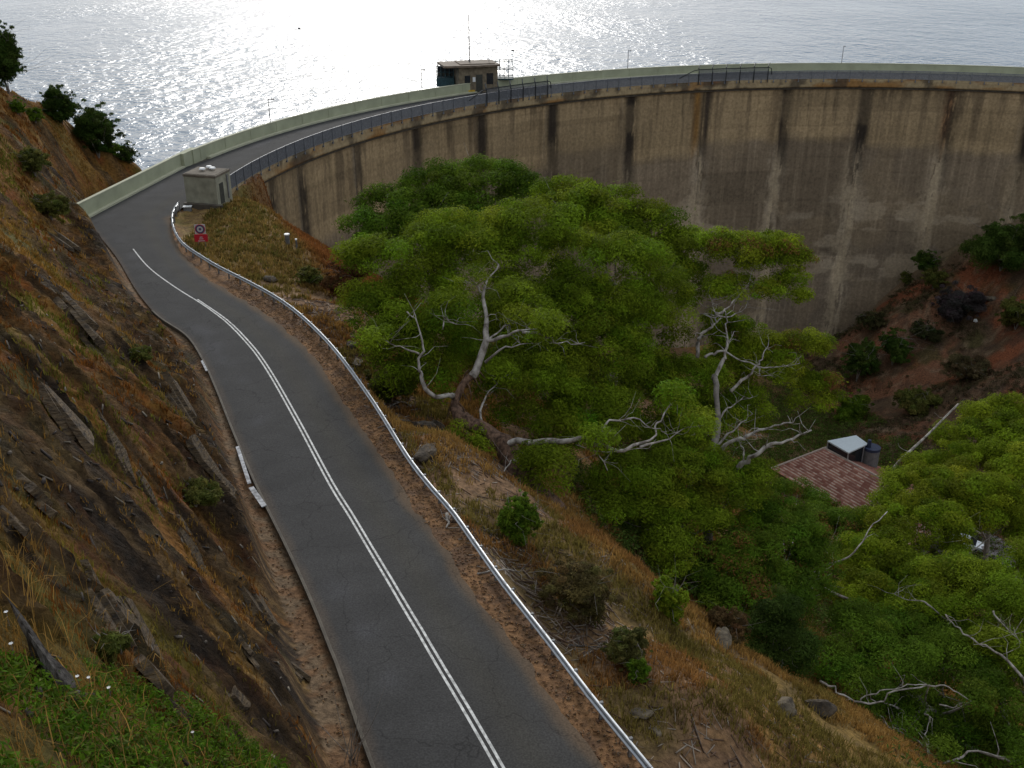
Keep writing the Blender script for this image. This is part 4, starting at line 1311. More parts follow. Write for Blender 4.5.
def limb(mb, pts, r0, r1, jit=.0, n=7, seed=0, sm=4, lsc=1.0):
    P = smooth_path(np.array(pts), sm)
    if jit:
        k = np.arange(len(P)) * .8
        P = P + jit * np.c_[vn(k, k * 0 + seed, 1) - .5, vn(k, k * 0 + seed, 2) - .5, vn(k, k * 0 + seed, 3) - .5]
    s = np.linspace(0, 1, len(P))
    R = (r0 * (1 - s) ** 1.2 + r1 * s) * (1 + .1 * np.sin(s * 17 + seed)) * lsc
    mb.tube(P, list(R), n)
    return P


def upx(L_): return [U(*q) for q in L_]


def twigs(mb, P, k, ln, r, seed):
    r_ = np.random.default_rng(seed)
    for i in range(k):
        j = r_.integers(len(P) // 3, len(P)); p = P[min(j, len(P) - 1)]
        d = unit(1, r_)[0]; d[2] = abs(d[2]) * .7
        q = p + d * ln * r_.uniform(.4, 1)
        q2 = q + (d + unit(1, r_)[0] * .8) * ln * .5
        mb.tube([p, (p + q) / 2 + unit(1, r_)[0] * ln * .08, q, q2], [r, r * .75, r * .5, r * .2], 4)


def tree(name, label, base, crown, leafcol, sub=1.2, dens=1.15, size=.42, nleaf=230, seed=1, group='trees on the valley slope',
         trunk=None, tips=None, tipw=0, trunk_mat=None, trunk_r=.4, limbs=(), cat='tree', auto=True, squash=.75, wood=None, endleaf=0, trunk_end=.55, ntw=9):
    """crown: list of (px,py,rx,ry,Z); limbs: list of (pts world, r0, r1)"""
    base = np.array([base[0], base[1], float(hz(base[0], base[1]))])
    root = empty(name, base, label, cat, group)
    ell = px_ell(crown)
    mb = MB()
    cm = np.mean([e_[0] for e_ in ell], axis=0)
    if trunk is None:
        top = cm * .8 + base * .2
        mid_ = base * .5 + top * .5 + np.array([.4, 0, .3])
        trunk = [base - gz * .5, mid_, top]
    P = limb(mb, trunk, trunk_r * 1.15, trunk_r * trunk_end, .35, 9, seed)
    mb.build('trunk', trunk_mat or M_BARKG, root, smooth=True)
    mb = MB(); nb = 0; ends = []
    if auto:
        r_ = np.random.default_rng(seed)
        for c_, (a, b, h) in ell:
            s = P[int(len(P) * r_.uniform(.45, .98)) - 1]
            e_ = c_ + np.array([0, 0, -h * .15])
            m_1 = s * .55 + e_ * .45 + np.array([0, 0, -.08 * np.linalg.norm(e_ - s)]) + unit(1, r_)[0] * .3
            Pl = limb(mb, [s, m_1, e_], trunk_r * .38, trunk_r * .12, .3, 6, seed + nb); nb += 1
            twigs(mb, Pl, 5, max(a, h) * .9, trunk_r * .1, seed * 31 + nb)
    for j, (pts, r0, r1) in enumerate(limbs):
        if auto:
            ea, eb = np.array(pts[0]), np.array(pts[-1])
            da = np.min(np.linalg.norm(P - ea, axis=1)); db = np.min(np.linalg.norm(P - eb, axis=1))
            q_ = ea if da < db else eb; s_ = P[int(np.argmin(np.linalg.norm(P - q_, axis=1)))]
            if min(da, db) > .3:
                mb.tube(smooth_path(np.array([s_, s_ * .5 + q_ * .5 + np.array([0, .3, -.5]), q_]), 5), list(np.linspace(max(r0, r1), max(r0, r1) * .6, 11)), 6)
        Pl = limb(mb, pts, r0, r1 * .6, .3, 7, seed + 50 + j, lsc=.74)
        ends.append(Pl[-1])
        twigs(mb, Pl, ntw, 1.5, max(.018, r1 * .4), seed * 7 + j)
    if mb.v: mb.build('limbs', wood or M_BARKP, root, smooth=True)
    if endleaf:
        for k_, e_ in enumerate(ends):
            if (k_ * 7 + seed) % 3: ell = ell + [(e_ + np.array([.2, -.2, .1]), (endleaf, endleaf, endleaf * .6))]
    Cn, Rn = clumps_in(ell, sub, dens, seed)
    cnt = np.maximum(8, (2.0 * nleaf * (Rn / sub) ** 2).astype(int))
    Vv, Ff, Cc = leaf_cloud(Cn, Rn, cnt, size * .62, leafcol, seed + 1, tips, tipw, squash=squash)
    big_mesh('crown', Vv, Ff, M_LEAF, parent=root, col=Cc)
    return root


def bxy(px, py, Z): return U(px, py, Z)[:2]


GUM = (.15, .21, .012); GUMD = (.092, .152, .012); GUMY = (.168, .222, .012); DARKG = (.045, .075, .012)
RUST = (.2, .1, .03)

# ---------------------------------------------------------------- the big leaning gum in the middle
tb = U(548, 508, 62)
root = tree('gum_tree', 'large gum tree with a leaning shaggy brown trunk below the guard rail',
     tb[:2],
     [(385, 265, 42, 26, 72), (368, 318, 28, 34, 70), (450, 240, 50, 26, 74), (530, 228, 45, 24, 76), (480, 262, 60, 30, 75),
      (575, 262, 50, 28, 77), (625, 262, 38, 24, 79), (420, 300, 45, 28, 72), (665, 300, 30, 30, 80), (620, 305, 45, 26, 78),
      (540, 320, 60, 38, 75), (440, 345, 40, 30, 71), (600, 360, 50, 34, 76), (530, 395, 55, 38, 71), (595, 410, 45, 30, 73), (500, 350, 45, 32, 74),
      (400, 360, 28, 24, 69), (548, 468, 26, 26, 61), (466, 446, 20, 26, 63), (570, 300, 40, 24, 78), (428, 378, 34, 22, 68), (395, 335, 30, 24, 68), (575, 428, 42, 20, 71), (545, 360, 50, 30, 76), (515, 302, 30, 12, 68), (455, 318, 30, 16, 67)],
     GUM, sub=1.15, dens=1.25, seed=3, nleaf=240, size=.4,
     trunk=[tb + np.array([.6, .3, -1]), U(533, 490, 62), U(507, 449, 63), U(483, 431, 63.5), U(462, 417, 64), U(456, 401, 64.5), U(473, 373, 65)],
     trunk_mat=M_BARKR, trunk_r=.86, auto=False, endleaf=.85, trunk_end=.25, limbs=[
         (upx([(470, 378, 65), (483, 349, 65), (487, 316, 65.5), (483, 289, 66), (500, 264, 66.5)]), .42, .08),
         (upx([(483, 296, 66), (474, 284, 66), (467, 280, 66)]), .1, .05),
         (upx([(487, 341, 65), (510, 335, 64), (527, 331, 64), (553, 326, 64)]), .18, .05),
         (upx([(524, 332, 64), (547, 337, 64), (560, 343, 64), (586, 342, 64)]), .12, .04),
         (upx([(488, 340, 65), (505, 326, 66), (523, 323, 66)]), .1, .04),
         (upx([(484, 362, 65), (507, 348, 64), (532, 344, 64)]), .14, .04),
         (upx([(455, 396, 64.5), (447, 396, 64), (430, 391, 63), (422, 376, 63), (418, 363, 63), (423, 346, 63), (418, 323, 63.5), (405, 311, 64)]), .26, .07),
         (upx([(418, 355, 63), (400, 348, 62.5), (377, 338, 62)]), .1, .04),
         (upx([(500, 446, 63), (520, 441, 62), (553, 441, 61), (587, 439, 60.5), (603, 448, 60.5), (633, 447, 60.5), (652, 438, 61), (657, 423, 62), (673, 403, 63)]), .32, .08),
         (upx([(594, 442, 60.5), (606, 425, 61), (630, 419, 61.5), (650, 426, 61.5), (668, 436, 62)]), .12, .05),
         (upx([(640, 446, 60.5), (665, 440, 62), (690, 425, 63)]), .12, .04),
         (upx([(482, 431, 63), (480, 410, 65), (490, 390, 66), (502, 378, 66)]), .14, .05),
         (upx([(445, 330, 63.5), (446, 318, 63.5), (456, 325, 63.5)]), .07, .04),
         (upx([(525, 470, 62), (512, 460, 61), (500, 478, 60), (486, 500, 59.5), (480, 512, 59.3)]), .08, .03),
         (upx([(610, 470, 60), (588, 440, 60.6)]), .05, .03)], wood=M_BARKP)

mb = MB(); r_ = np.random.default_rng(77)
tp_ = smooth_path(np.array(upx([(533, 490, 62), (507, 449, 63), (483, 431, 63.5), (462, 417, 64), (456, 401, 64.5), (473, 373, 65)])), 8)
for k in range(46):
    q = tp_[r_.integers(2, len(tp_))]; a = r_.uniform(0, 2 * PI); q0 = q + np.array([math.cos(a), math.sin(a), 0]) * r_.uniform(.25, .5)
    ln_ = r_.uniform(.5, 1.7); q1 = q0 + np.array([math.cos(a) * .25, math.sin(a) * .25, -ln_ * .5]) + r_.normal(0, .1, 3); q2 = q1 + np.array([r_.normal(0, .15), r_.normal(0, .15), -ln_ * .5])
    mb.tube([q + (q0 - q) * .6 + gz * .2, q0, q1, q2], [.05, .045, .03, .01], 4)
mb.build('bark_strips', M_BARKR, root)
b1 = bxy(455, 300, 98)
tree('gum_tree', 'bushy domed gum tree standing before the left part of the dam face', b1,
     [(485, 180, 40, 18, 98), (440, 192, 42, 24, 97), (398, 212, 40, 22, 95), (368, 230, 26, 17, 93), (525, 195, 25, 18, 98), (455, 215, 45, 22, 95), (420, 235, 40, 24, 93)],
     GUMD, sub=1.3, dens=1.2, seed=13, nleaf=230, size=.5, trunk_r=.4)
tree('gum_tree', 'dense gum behind the big leaning one, its rounded top against mid dam', bxy(610, 330, 94),
     [(565, 200, 42, 18, 92), (610, 212, 40, 20, 91), (650, 228, 34, 20, 90), (684, 252, 22, 22, 89), (600, 235, 45, 20, 90), (655, 265, 35, 25, 89), (690, 285, 16, 26, 88), (640, 330, 40, 30, 86)],
     GUM, sub=1.25, dens=1.15, seed=17, nleaf=230, size=.5, trunk_r=.42)
# ---------------------------------------------------------------- white limbed gum
t3 = U(706, 556, 76)
tree('gum_tree', 'tall open-crowned gum tree with many bare white limbs against the dam face', t3[:2],
     [(758, 252, 46, 17, 86), (722, 248, 22, 13, 85), (796, 284, 18, 16, 85), (742, 290, 42, 9, 84), (782, 262, 28, 14, 86), (806, 300, 9, 8, 84),
      (745, 340, 32, 18, 87), (715, 328, 16, 16, 87), (765, 372, 34, 22, 86), (735, 362, 30, 22, 87), (805, 350, 26, 17, 88), (812, 392, 28, 16, 87)],
     GUMY, sub=1.0, dens=1.1, seed=23, nleaf=230, size=.42, tips=RUST, tipw=.12,
     trunk=[t3 - gz * 1, U(708, 510, 77), U(714, 455, 78), U(717, 414, 79), U(714, 376, 80)], trunk_r=.38, trunk_mat=M_BARKG, auto=False,
     limbs=[(upx([(714, 380, 80), (722, 362, 80), (726, 352, 80), (727, 334, 80.5), (726, 316, 81)]), .26, .12),
            (upx([(699, 356, 81), (700, 340, 81), (704, 332, 81), (713, 326, 81), (717, 315, 81)]), .24, .14),
            (upx([(717, 316, 81), (725, 310, 81.5), (735, 300, 82), (745, 290, 83), (752, 270, 84)]), .14, .05),
            (upx([(717, 316, 81), (713, 308, 81), (712, 300, 81)]), .08, .04),
            (upx([(718, 316, 81), (730, 316, 82), (745, 307, 82), (748, 290, 83)]), .1, .04),
            (upx([(704, 358, 80), (715, 353, 80), (728, 354, 80), (757, 366, 79), (780, 367, 79), (799, 364, 79)]), .17, .05),
            (upx([(732, 392, 79), (742, 380, 79), (757, 367, 79), (763, 355, 79), (768, 344, 79.5)]), .2, .06),
            (upx([(757, 367, 79), (763, 376, 78.5), (775, 377, 78.5)]), .07, .03),
            (upx([(712, 470, 77.5), (720, 452, 76), (735, 441, 75), (750, 434, 75), (762, 429, 75), (780, 424, 75), (793, 421, 75)]), .28, .1),
            (upx([(735, 475, 75), (745, 462, 74), (757, 454, 73), (772, 444, 73), (787, 441, 73), (800, 436, 73), (813, 431, 73)]), .3, .14),
            (upx([(705, 462, 78), (725, 440, 78), (740, 425, 78), (752, 414, 78)]), .18, .06),
            (upx([(716, 430, 79), (725, 412, 79), (736, 402, 79), (752, 396, 79)]), .14, .05),
            (upx([(745, 463, 74), (742, 448, 74), (738, 440, 74.5)]), .12, .04)], wood=M_BARKP)
tree('young_gum', 'leafy green gum filling the gap below the white limbs, above the red roof', bxy(690, 500, 84),
     [(690, 385, 38, 28, 84), (655, 400, 42, 30, 82), (700, 425, 36, 30, 83), (745, 415, 28, 24, 84), (665, 445, 40, 30, 80), (640, 372, 30, 24, 83)],
     GUM, sub=1.15, dens=1.15, seed=29, nleaf=220, size=.45, trunk_r=.25)
tree('young_gum', 'low spreading gum on the slope below the leaning gum\'s long white branch', bxy(690, 570, 74),
     [(690, 480, 46, 30, 74), (650, 505, 34, 30, 72), (720, 505, 40, 30, 74), (680, 520, 40, 26, 72), (745, 480, 26, 22, 76), (665, 555, 24, 24, 68), (620, 480, 36, 22, 72), (610, 515, 26, 20, 70)],
     GUM, sub=1.05, dens=1.15, seed=31, nleaf=220, size=.42, trunk_r=.25)
tree('young_gum', 'rust-tipped young gum in front of the red roof', bxy(745, 625, 68),
     [(745, 565, 42, 32, 70), (715, 575, 26, 26, 69), (790, 545, 38, 26, 74), (770, 600, 44, 30, 69), (810, 575, 30, 26, 74), (735, 605, 30, 22, 67), (775, 520, 36, 18, 78), (778, 498, 20, 12, 100), (815, 522, 24, 14, 98), (838, 530, 26, 14, 96), (860, 546, 24, 16, 94), (798, 494, 15, 8, 104), (820, 507, 17, 9, 102), (846, 522, 20, 10, 100)],
     GUMD, sub=1.0, dens=1.15, seed=37, nleaf=220, size=.4, tips=RUST, tipw=.16, trunk_r=.22)
tree('dark_pine', 'narrow dark green bushy tree at the edge of the straw-coloured grass slope', bxy(771, 690, 58),
     [(771, 640, 24, 34, 58), (765, 668, 22, 20, 57), (778, 612, 16, 20, 58), (792, 655, 20, 26, 59)],
     DARKG, sub=.8, dens=1.3, seed=41, nleaf=240, size=.3, trunk_r=.16)
tree('gum_tree', 'pale green gum at the right edge, beyond the white dead pole', bxy(1000, 530, 112),
     [(1000, 420, 36, 22, 116), (965, 440, 30, 16, 114), (1010, 445, 40, 26, 112), (975, 470, 40, 24, 108), (930, 470, 26, 12, 110), (1030, 475, 40, 30, 106)],
     GUMY, sub=1.25, dens=1.15, seed=43, nleaf=230, size=.5, trunk_r=.35)
tree('gum_tree', 'broad bright green gum overhanging the right end of the red roof', bxy(905, 620, 92),
     [(925, 495, 48, 22, 97), (960, 500, 40, 26, 97), (890, 520, 30, 20, 95), (920, 530, 48, 26, 93), (880, 565, 42, 30, 90), (990, 505, 40, 26, 96), (865, 600, 36, 26, 86), (905, 585, 30, 26, 88), (1010, 520, 30, 20, 97)],
     GUMY, sub=1.15, dens=1.2, seed=47, nleaf=230, size=.46, trunk_r=.35,
     limbs=[(upx([(880, 640, 86), (850, 600, 84), (821, 588, 83), (819, 572, 83), (828, 566, 83), (855, 552, 82), (868, 530, 83), (887, 512, 84)]), .2, .09),
            (upx([(790, 600, 82), (805, 592, 83), (821, 586, 83)]), .07, .15)])
tree('gum_tree', 'leafy gum at the right edge with drooping brown branches, below the parked car', bxy(1010, 740, 68),
     [(975, 590, 40, 26, 73), (1005, 620, 36, 34, 70), (945, 575, 30, 20, 75), (930, 610, 34, 24, 72), (1020, 570, 24, 22, 74), (1015, 670, 30, 36, 66), (985, 650, 30, 26, 68)],
     GUM, sub=1.05, dens=1.2, seed=53, nleaf=230, size=.4, trunk_r=.3,
     limbs=[(upx([(1030, 695, 63), (1023, 680, 63), (1002, 656, 63.5), (972, 641, 64), (957, 626, 64.5), (945, 616, 65)]), .16, .06),
            (upx([(990, 610, 66), (1005, 628, 65), (1020, 642, 65)]), .09, .05),
            (upx([(929, 605, 69), (912, 600, 70), (895, 594, 71)]), .08, .04)])
tree('gum_tree', 'dark shady gum at the bottom right with twisted pale limbs low over the slope', bxy(940, 750, 64),
     [(860, 635, 40, 24, 68), (830, 668, 32, 20, 64), (890, 668, 46, 22, 65), (945, 665, 44, 28, 67), (905, 640, 40, 26, 70), (985, 705, 36, 28, 64), (915, 722, 44, 18, 64), (965, 742, 46, 20, 63), (860, 715, 22, 12, 61), (870, 690, 30, 14, 62), (1010, 735, 30, 26, 62), (945, 640, 40, 26, 71)],
     GUMD, sub=1.0, dens=1.15, seed=59, nleaf=210, size=.38, trunk_r=.3, ntw=3, endleaf=.7,
     limbs=[(upx([(821, 682, 60), (835, 688, 60), (848, 698, 60), (878, 703, 60), (888, 695, 60), (929, 685, 60), (949, 687, 60), (972, 702, 60.5)]), .1, .08),
            (upx([(858, 700, 60), (875, 693, 60), (900, 686, 60), (929, 685, 60)]), .06, .06),
            (upx([(880, 762, 58), (915, 763, 58), (945, 762, 58), (979, 750, 58.5), (1019, 764, 58)]), .12, .12),
            (upx([(878, 714, 60), (895, 730, 60), (922, 742, 59.5), (935, 759, 59)]), .06, .11),
            (upx([(930, 755, 59), (926, 735, 60), (928, 715, 60.5)]), .09, .04),
            (upx([(940, 706, 61), (955, 706, 61), (972, 702, 61)]), .07, .05),
            (upx([(870, 740, 59), (890, 736, 59.5), (905, 733, 60)]), .05, .04)])
# a dead white pole of a trunk
pa, pb = U(893, 470, 112), U(959, 404, 114)
dp = empty('dead_trunk', pa, 'bare white dead trunk slanting above the trees, right of the steel tank', 'dead tree', None)
gpt = np.array([pa[0] - 4.2, pa[1], float(hz(pa[0] - 4.2, pa[1]))])
mb = MB(); Pl = limb(mb, [gpt - gz * .3, gpt * .5 + pa * .5, pa, pa * .5 + pb * .5 + gz * .2, pb], .3, .1, .2, 7, 4); mb.build('trunk', M_BARKP, dp, smooth=True)
mb = MB(); twigs(mb, Pl, 4, 1.5, .05, 9); mb.build('twigs', M_BARKP, dp)

# ================================================================ SHRUBS
def shrub(px, py, wpx, hpx, label, colr, name='shrub', seed=1, size=.22, nl=90, Z=None, sub=None, tips=None, tipw=0, group='shrubs on the slopes', stem=True, cat='shrub', dens=1.3):
    """px,py = foot of the shrub in the photograph, w/h its size in pixels"""
    if Z is None: p = G(px, py)
    else:
        p = U(px, py, Z); p[2] = float(hz(p[0], p[1]))
    Zp = p[1] * CP - (p[2] - CAMZ) * SP
    w = wpx * Zp / F / 2; h = hpx * Zp / F / .9
    root = empty(name, p, label, cat, group)
    r_ = np.random.default_rng(seed)
    sub = sub or max(.13, min(w, h) * .26)
    ell = [(p + np.array([0, 0, h * .42]), (w * .55, w * .55, h * .34))]
    for k in range(7):
        a = r_.uniform(0, 2 * PI); q = r_.uniform(.35, .85); s_ = r_.uniform(.16, .4)
        ell.append((p + np.array([math.cos(a) * w * q, math.sin(a) * w * q, h * r_.uniform(.15, .95 - .35 * q)]), (w * s_, w * s_, h * s_ * .7)))
    Cn, Rn = clumps_in(ell, sub, dens, seed)
    ne = max(8, len(Cn) // 2); ue = unit(ne, r_); ue[:, 2] = np.abs(ue[:, 2]) * 1.1 - .1
    ce = p + np.array([0, 0, h * .35]) + ue * r_.uniform(.75, 1.25, ne)[:, None] * np.array([w * .95, w * .95, h * .62])
    Cn = np.vstack([Cn, ce]); Rn = np.r_[Rn, sub * r_.uniform(.3, .6, ne)]
    cnt = np.maximum(6, (min(600, 62 * (sub / size) ** 2 * nl / 90) * (Rn / sub) ** 2).astype(int))
    Vv, Ff, Cc = leaf_cloud(Cn, Rn, cnt, size, colr, seed, tips, tipw, up=.7)
    big_mesh('foliage', Vv, Ff, M_LEAF, parent=root, col=Cc)
    if stem:
        mb = MB(); 
        for k in range(4):
            a = r_.uniform(0, 2 * PI); Ps_ = [p - gz * .1, p + np.array([math.cos(a) * w * .2, math.sin(a) * w * .2, h * .35]), p + np.array([math.cos(a) * w * .5, math.sin(a) * w * .5, h * .7])]; mb.tube(Ps_, [.03 + w * .02, .02 + w * .01, .012], 5); twigs(mb, np.array(Ps_), 4, h * .6, .012 + w * .004, seed * 5 + k)
        mb.build('stems', M_BARKG, root)
    return root


OLIVE = (.105, .11, .024); BRN = (.1, .075, .035); PURP = (.075, .06, .06)
shrub(6, 80, 40, 64, 'tall dark tree at the top left corner against the water', DARKG, 'shrub_tree', 101, .3, 110, Z=106, cat='tree')
shrub(60, 112, 34, 32, 'dark bush on the ridge between the corner tree and the larger ridge bush', DARKG, seed=102, size=.3, Z=115)
shrub(95, 134, 48, 46, 'large dark bush on the ridge, its right side against the water', DARKG, seed=103, size=.3, nl=110, Z=120)
shrub(114, 152, 18, 14, 'small green bush low on the ridge behind the large ridge bush', GUMD, seed=104, size=.25, Z=123)
shrub(131, 168, 20, 18, 'dark bush at the foot of the ridge next to the green parapet wall', DARKG, seed=105, size=.28, Z=124.5)
shrub(18, 115, 17, 14, 'round green bush near the left edge below the corner tree', GUMD, seed=106, size=.2)
shrub(36, 123, 16, 12, 'round green bush just right of its twin below the corner tree', GUMD, seed=107, size=.2)
shrub(36, 178, 32, 24, 'olive bush in the middle of the upper hillside', OLIVE, seed=108, size=.2)
shrub(52, 220, 36, 26, 'wide olive shrub on the hillside left of the parapet wall\'s end', OLIVE, seed=110, size=.18)
shrub(140, 359, 28, 11, 'low green tuft on the rocky cutting level with the road bend', OLIVE, seed=111, size=.14)
shrub(196, 508, 44, 19, 'low olive bush on the cutting beside the white-painted kerb', OLIVE, seed=112, size=.14)
shrub(112, 662, 32, 28, 'rounded yellow-green cushion bush on the foreground slope', (.11, .12, .025), seed=113, size=.09, nl=110)
shrub(520, 542, 38, 46, 'small green sapling with a thin stem below the leaning trunk', GUMD, 'sapling', 121, .2, 110, cat='sapling', dens=1.2)
shrub(667, 618, 36, 46, 'bright green sapling standing alone on the dry bank', GUM, 'sapling', 122, .2, 110, cat='sapling')
shrub(575, 612, 78, 50, 'wide brown-green bush on the bank below the guard rail', (.125, .105, .034), seed=123, size=.18, tips=BRN, tipw=.4)
shrub(395, 398, 56, 34, 'olive bush just behind the guard rail at the left foot of the big gum', OLIVE, seed=124, size=.2)
shrub(625, 665, 46, 34, 'yellow-olive bush on the bank below the wide brown-green bush', (.11, .11, .03), seed=125, size=.16)
shrub(638, 682, 22, 20, 'small dark green bush beside the yellow-olive bush', GUMD, seed=126, size=.14)
shrub(310, 285, 26, 14, 'low olive shrub on the knoll by the dam', OLIVE, seed=127, size=.2)
shrub(345, 300, 40, 34, 'rusty brown shrub on the knoll edge left of the trees', (.13, .06, .025), seed=128, size=.2)
shrub(725, 640, 40, 30, 'rust brown bush beneath the rust-tipped gum', (.12, .075, .03), seed=129, size=.2)
shrub(1000, 272, 66, 50, 'big dark green bush on the red slope at the right edge against the dam', (.06, .1, .016), seed=141, size=.45, nl=100)
shrub(948, 247, 15, 10, 'small dark bush at the foot of the dam left of the big right-edge bush', (.06, .1, .016), seed=142, size=.35, nl=60)
shrub(926, 272, 24, 18, 'dark green bush on the slope crest touching the dam face', (.06, .1, .016), seed=143, size=.4, nl=70)
shrub(933, 289, 26, 18, 'olive bush in front of the dark bush on the slope crest', OLIVE, seed=144, size=.4, nl=70)
shrub(953, 322, 46, 32, 'grey-purple dead-looking bush on the red slope', PURP, seed=145, size=.4, nl=80)
shrub(892, 366, 34, 34, 'dark green bush in the middle of the far red slope', (.06, .1, .016), seed=146, size=.4, nl=80)
shrub(856, 382, 34, 40, 'dark bush at the bottom of the far slope right of the gum crowns', (.06, .1, .016), seed=147, size=.4, nl=80)
shrub(872, 330, 26, 18, 'brownish bush beside the foot of the dam', (.07, .065, .025), seed=148, size=.4, nl=70)
shrub(905, 285, 14, 12, 'small olive bush beside the dam above the brownish bush', OLIVE, seed=149, size=.35, nl=50)
shrub(915, 412, 40, 22, 'low olive scrub bush on the red gully side', OLIVE, seed=150, size=.4, nl=70)
shrub(1015, 330, 40, 30, 'olive bush at the right edge below the big dark bush', OLIVE, seed=151, size=.4, nl=80)
shrub(925, 340, 30, 16, 'low dark scrub bush under the grey-purple bush', (.05, .055, .02), seed=152, size=.4, nl=60)
shrub(965, 380, 44, 20, 'brown scrub bush right of the red gully', BRN, seed=153, size=.4, nl=70)
shrub(850, 420, 36, 26, 'mixed green bush above the pale flat roof', GUMD, seed=154, size=.4, nl=80)

# ================================================================ ROCKS
import bmesh


def rock(px, py, L_, W_, H_, label, m_, seed, yaw=None, name='boulder', Z=None, sink=.35, tilt=0, cat='rock', group=None, dipslope=False):
    p = G(px, py) if Z is None else U(px, py, Z)
    bm = bmesh.new(); bmesh.ops.create_icosphere(bm, subdivisions=4, radius=1)
    r_ = np.random.default_rng(seed)
    cuts = [(unit(1, r_)[0], r_.uniform(.55, .85)) for _ in range(14)]
    for v in bm.verts:
        q = np.array(v.co)
        for nrm, dd in cuts:
            s = q @ nrm
            if s > dd: q = q - nrm * (s - dd)
        q = q * (1 + .24 * (float(vn(q[0] * 2.4 + seed, q[1] * 2.4 + q[2] * 1.7, seed)) - .5) + .14 * (float(vn(q[0] * 6 + seed, q[1] * 6 + q[2] * 5, seed + 3)) - .5))
        v.co = q
    from mathutils import Matrix, Vector
    yaw = r_.uniform(0, PI) if yaw is None else yaw
    if dipslope:
        e_ = .6; gxs = float(hz(p[0] + e_, p[1]) - hz(p[0] - e_, p[1])) / (2 * e_); gys = float(hz(p[0], p[1] + e_) - hz(p[0], p[1] - e_)) / (2 * e_)
        nn = Vector((-gxs * .8, -gys * .8, 1)).normalized()
        ux = Vector((math.cos(yaw), math.sin(yaw), 0)); ux = (ux - nn * ux.dot(nn)).normalized(); uy = nn.cross(ux)
        M = Matrix((ux, uy, nn)).transposed().to_4x4()
    else:
        M = Matrix.Rotation(yaw, 4, 'Z') @ Matrix.Rotation(tilt, 4, 'Y')
    bm.transform(M @ Matrix.Diagonal((L_ / 2, W_ / 2, H_ / 2, 1)))
    me = bpy.data.meshes.new(name); bm.to_mesh(me); bm.free()
    me.materials.append(m_)
    o = bpy.data.objects.new(name, me); COL.objects.link(o)
    o.location = (p[0], p[1], p[2] + H_ * (.5 - sink))
    return tag(o, label, cat, group)


rk = 'rocks below the guard rail'
rock(425, 432, 2.0, 1.3, 1.2, 'dark boulder behind the guard rail left of the leaning trunk', M_ROCKD, 1, group=rk)
rock(438, 430, 1.5, 1.2, 1.3, 'blocky dark boulder touching the first one by the leaning trunk', M_ROCKD, 2, group=rk)
rock(426, 455, 2.2, 1.3, .9, 'flat brown boulder right behind the guard rail, below the two dark ones', M_ROCKD, 3, group=rk)
rock(353, 348, 1.6, 1.1, .8, 'dark rock behind the guard rail at the left foot of the gum crown', M_ROCKD, 4, group=rk)
rock(357, 366, 2.0, 1.0, .5, 'flat pale rock behind the guard rail near the olive bush', M_ROCKP, 5, group=rk)
rock(366, 388, 1.7, .9, .6, 'brown rock ledge by the guard rail beneath the olive bush', M_ROCKP, 6, group=rk)
rock(272, 281, 1.7, 1.2, .7, 'dark rock on the knoll just above the guard rail', M_ROCKD, 7, group=rk)
rock(641, 716, 1.0, .7, .45, 'pale tan rock near the bottom end of the guard rail', M_ROCKP, 8, group=rk)
rock(655, 735, .7, .5, .35, 'small brown rock by the guard rail\'s bottom end', M_ROCKP, 9, group=rk)
rock(722, 645, 2.4, 1.2, .8, 'long pale rock at the top of the straw grass under the rusty bush', M_ROCKP, 10, group=rk)
rock(782, 712, 1.6, 1.3, 1.0, 'grey rock at the edge of the straw grass below the dark bushy tree', M_ROCKP, 11, group=rk)
rock(818, 712, 1.7, 1.4, 1.1, 'dark grey rock under the trees right of the straw grass', M_ROCKD, 12, group=rk)
rock(323, 238, 1.2, .8, 1.4, 'pale stone at the edge of the knoll against the dam face', M_ROCKP, 13, group=rk)
rock(990, 300, 3, 2, 1.3, 'pale rock on the red slope under the big dark bush', M_ROCKP, 14, group=rk)
rock(975, 322, .9, .7, .7, 'tiny white rock beside the grey-purple bush', M_WHITE, 15, group=rk)
ls = 'rock slabs in the road cutting'


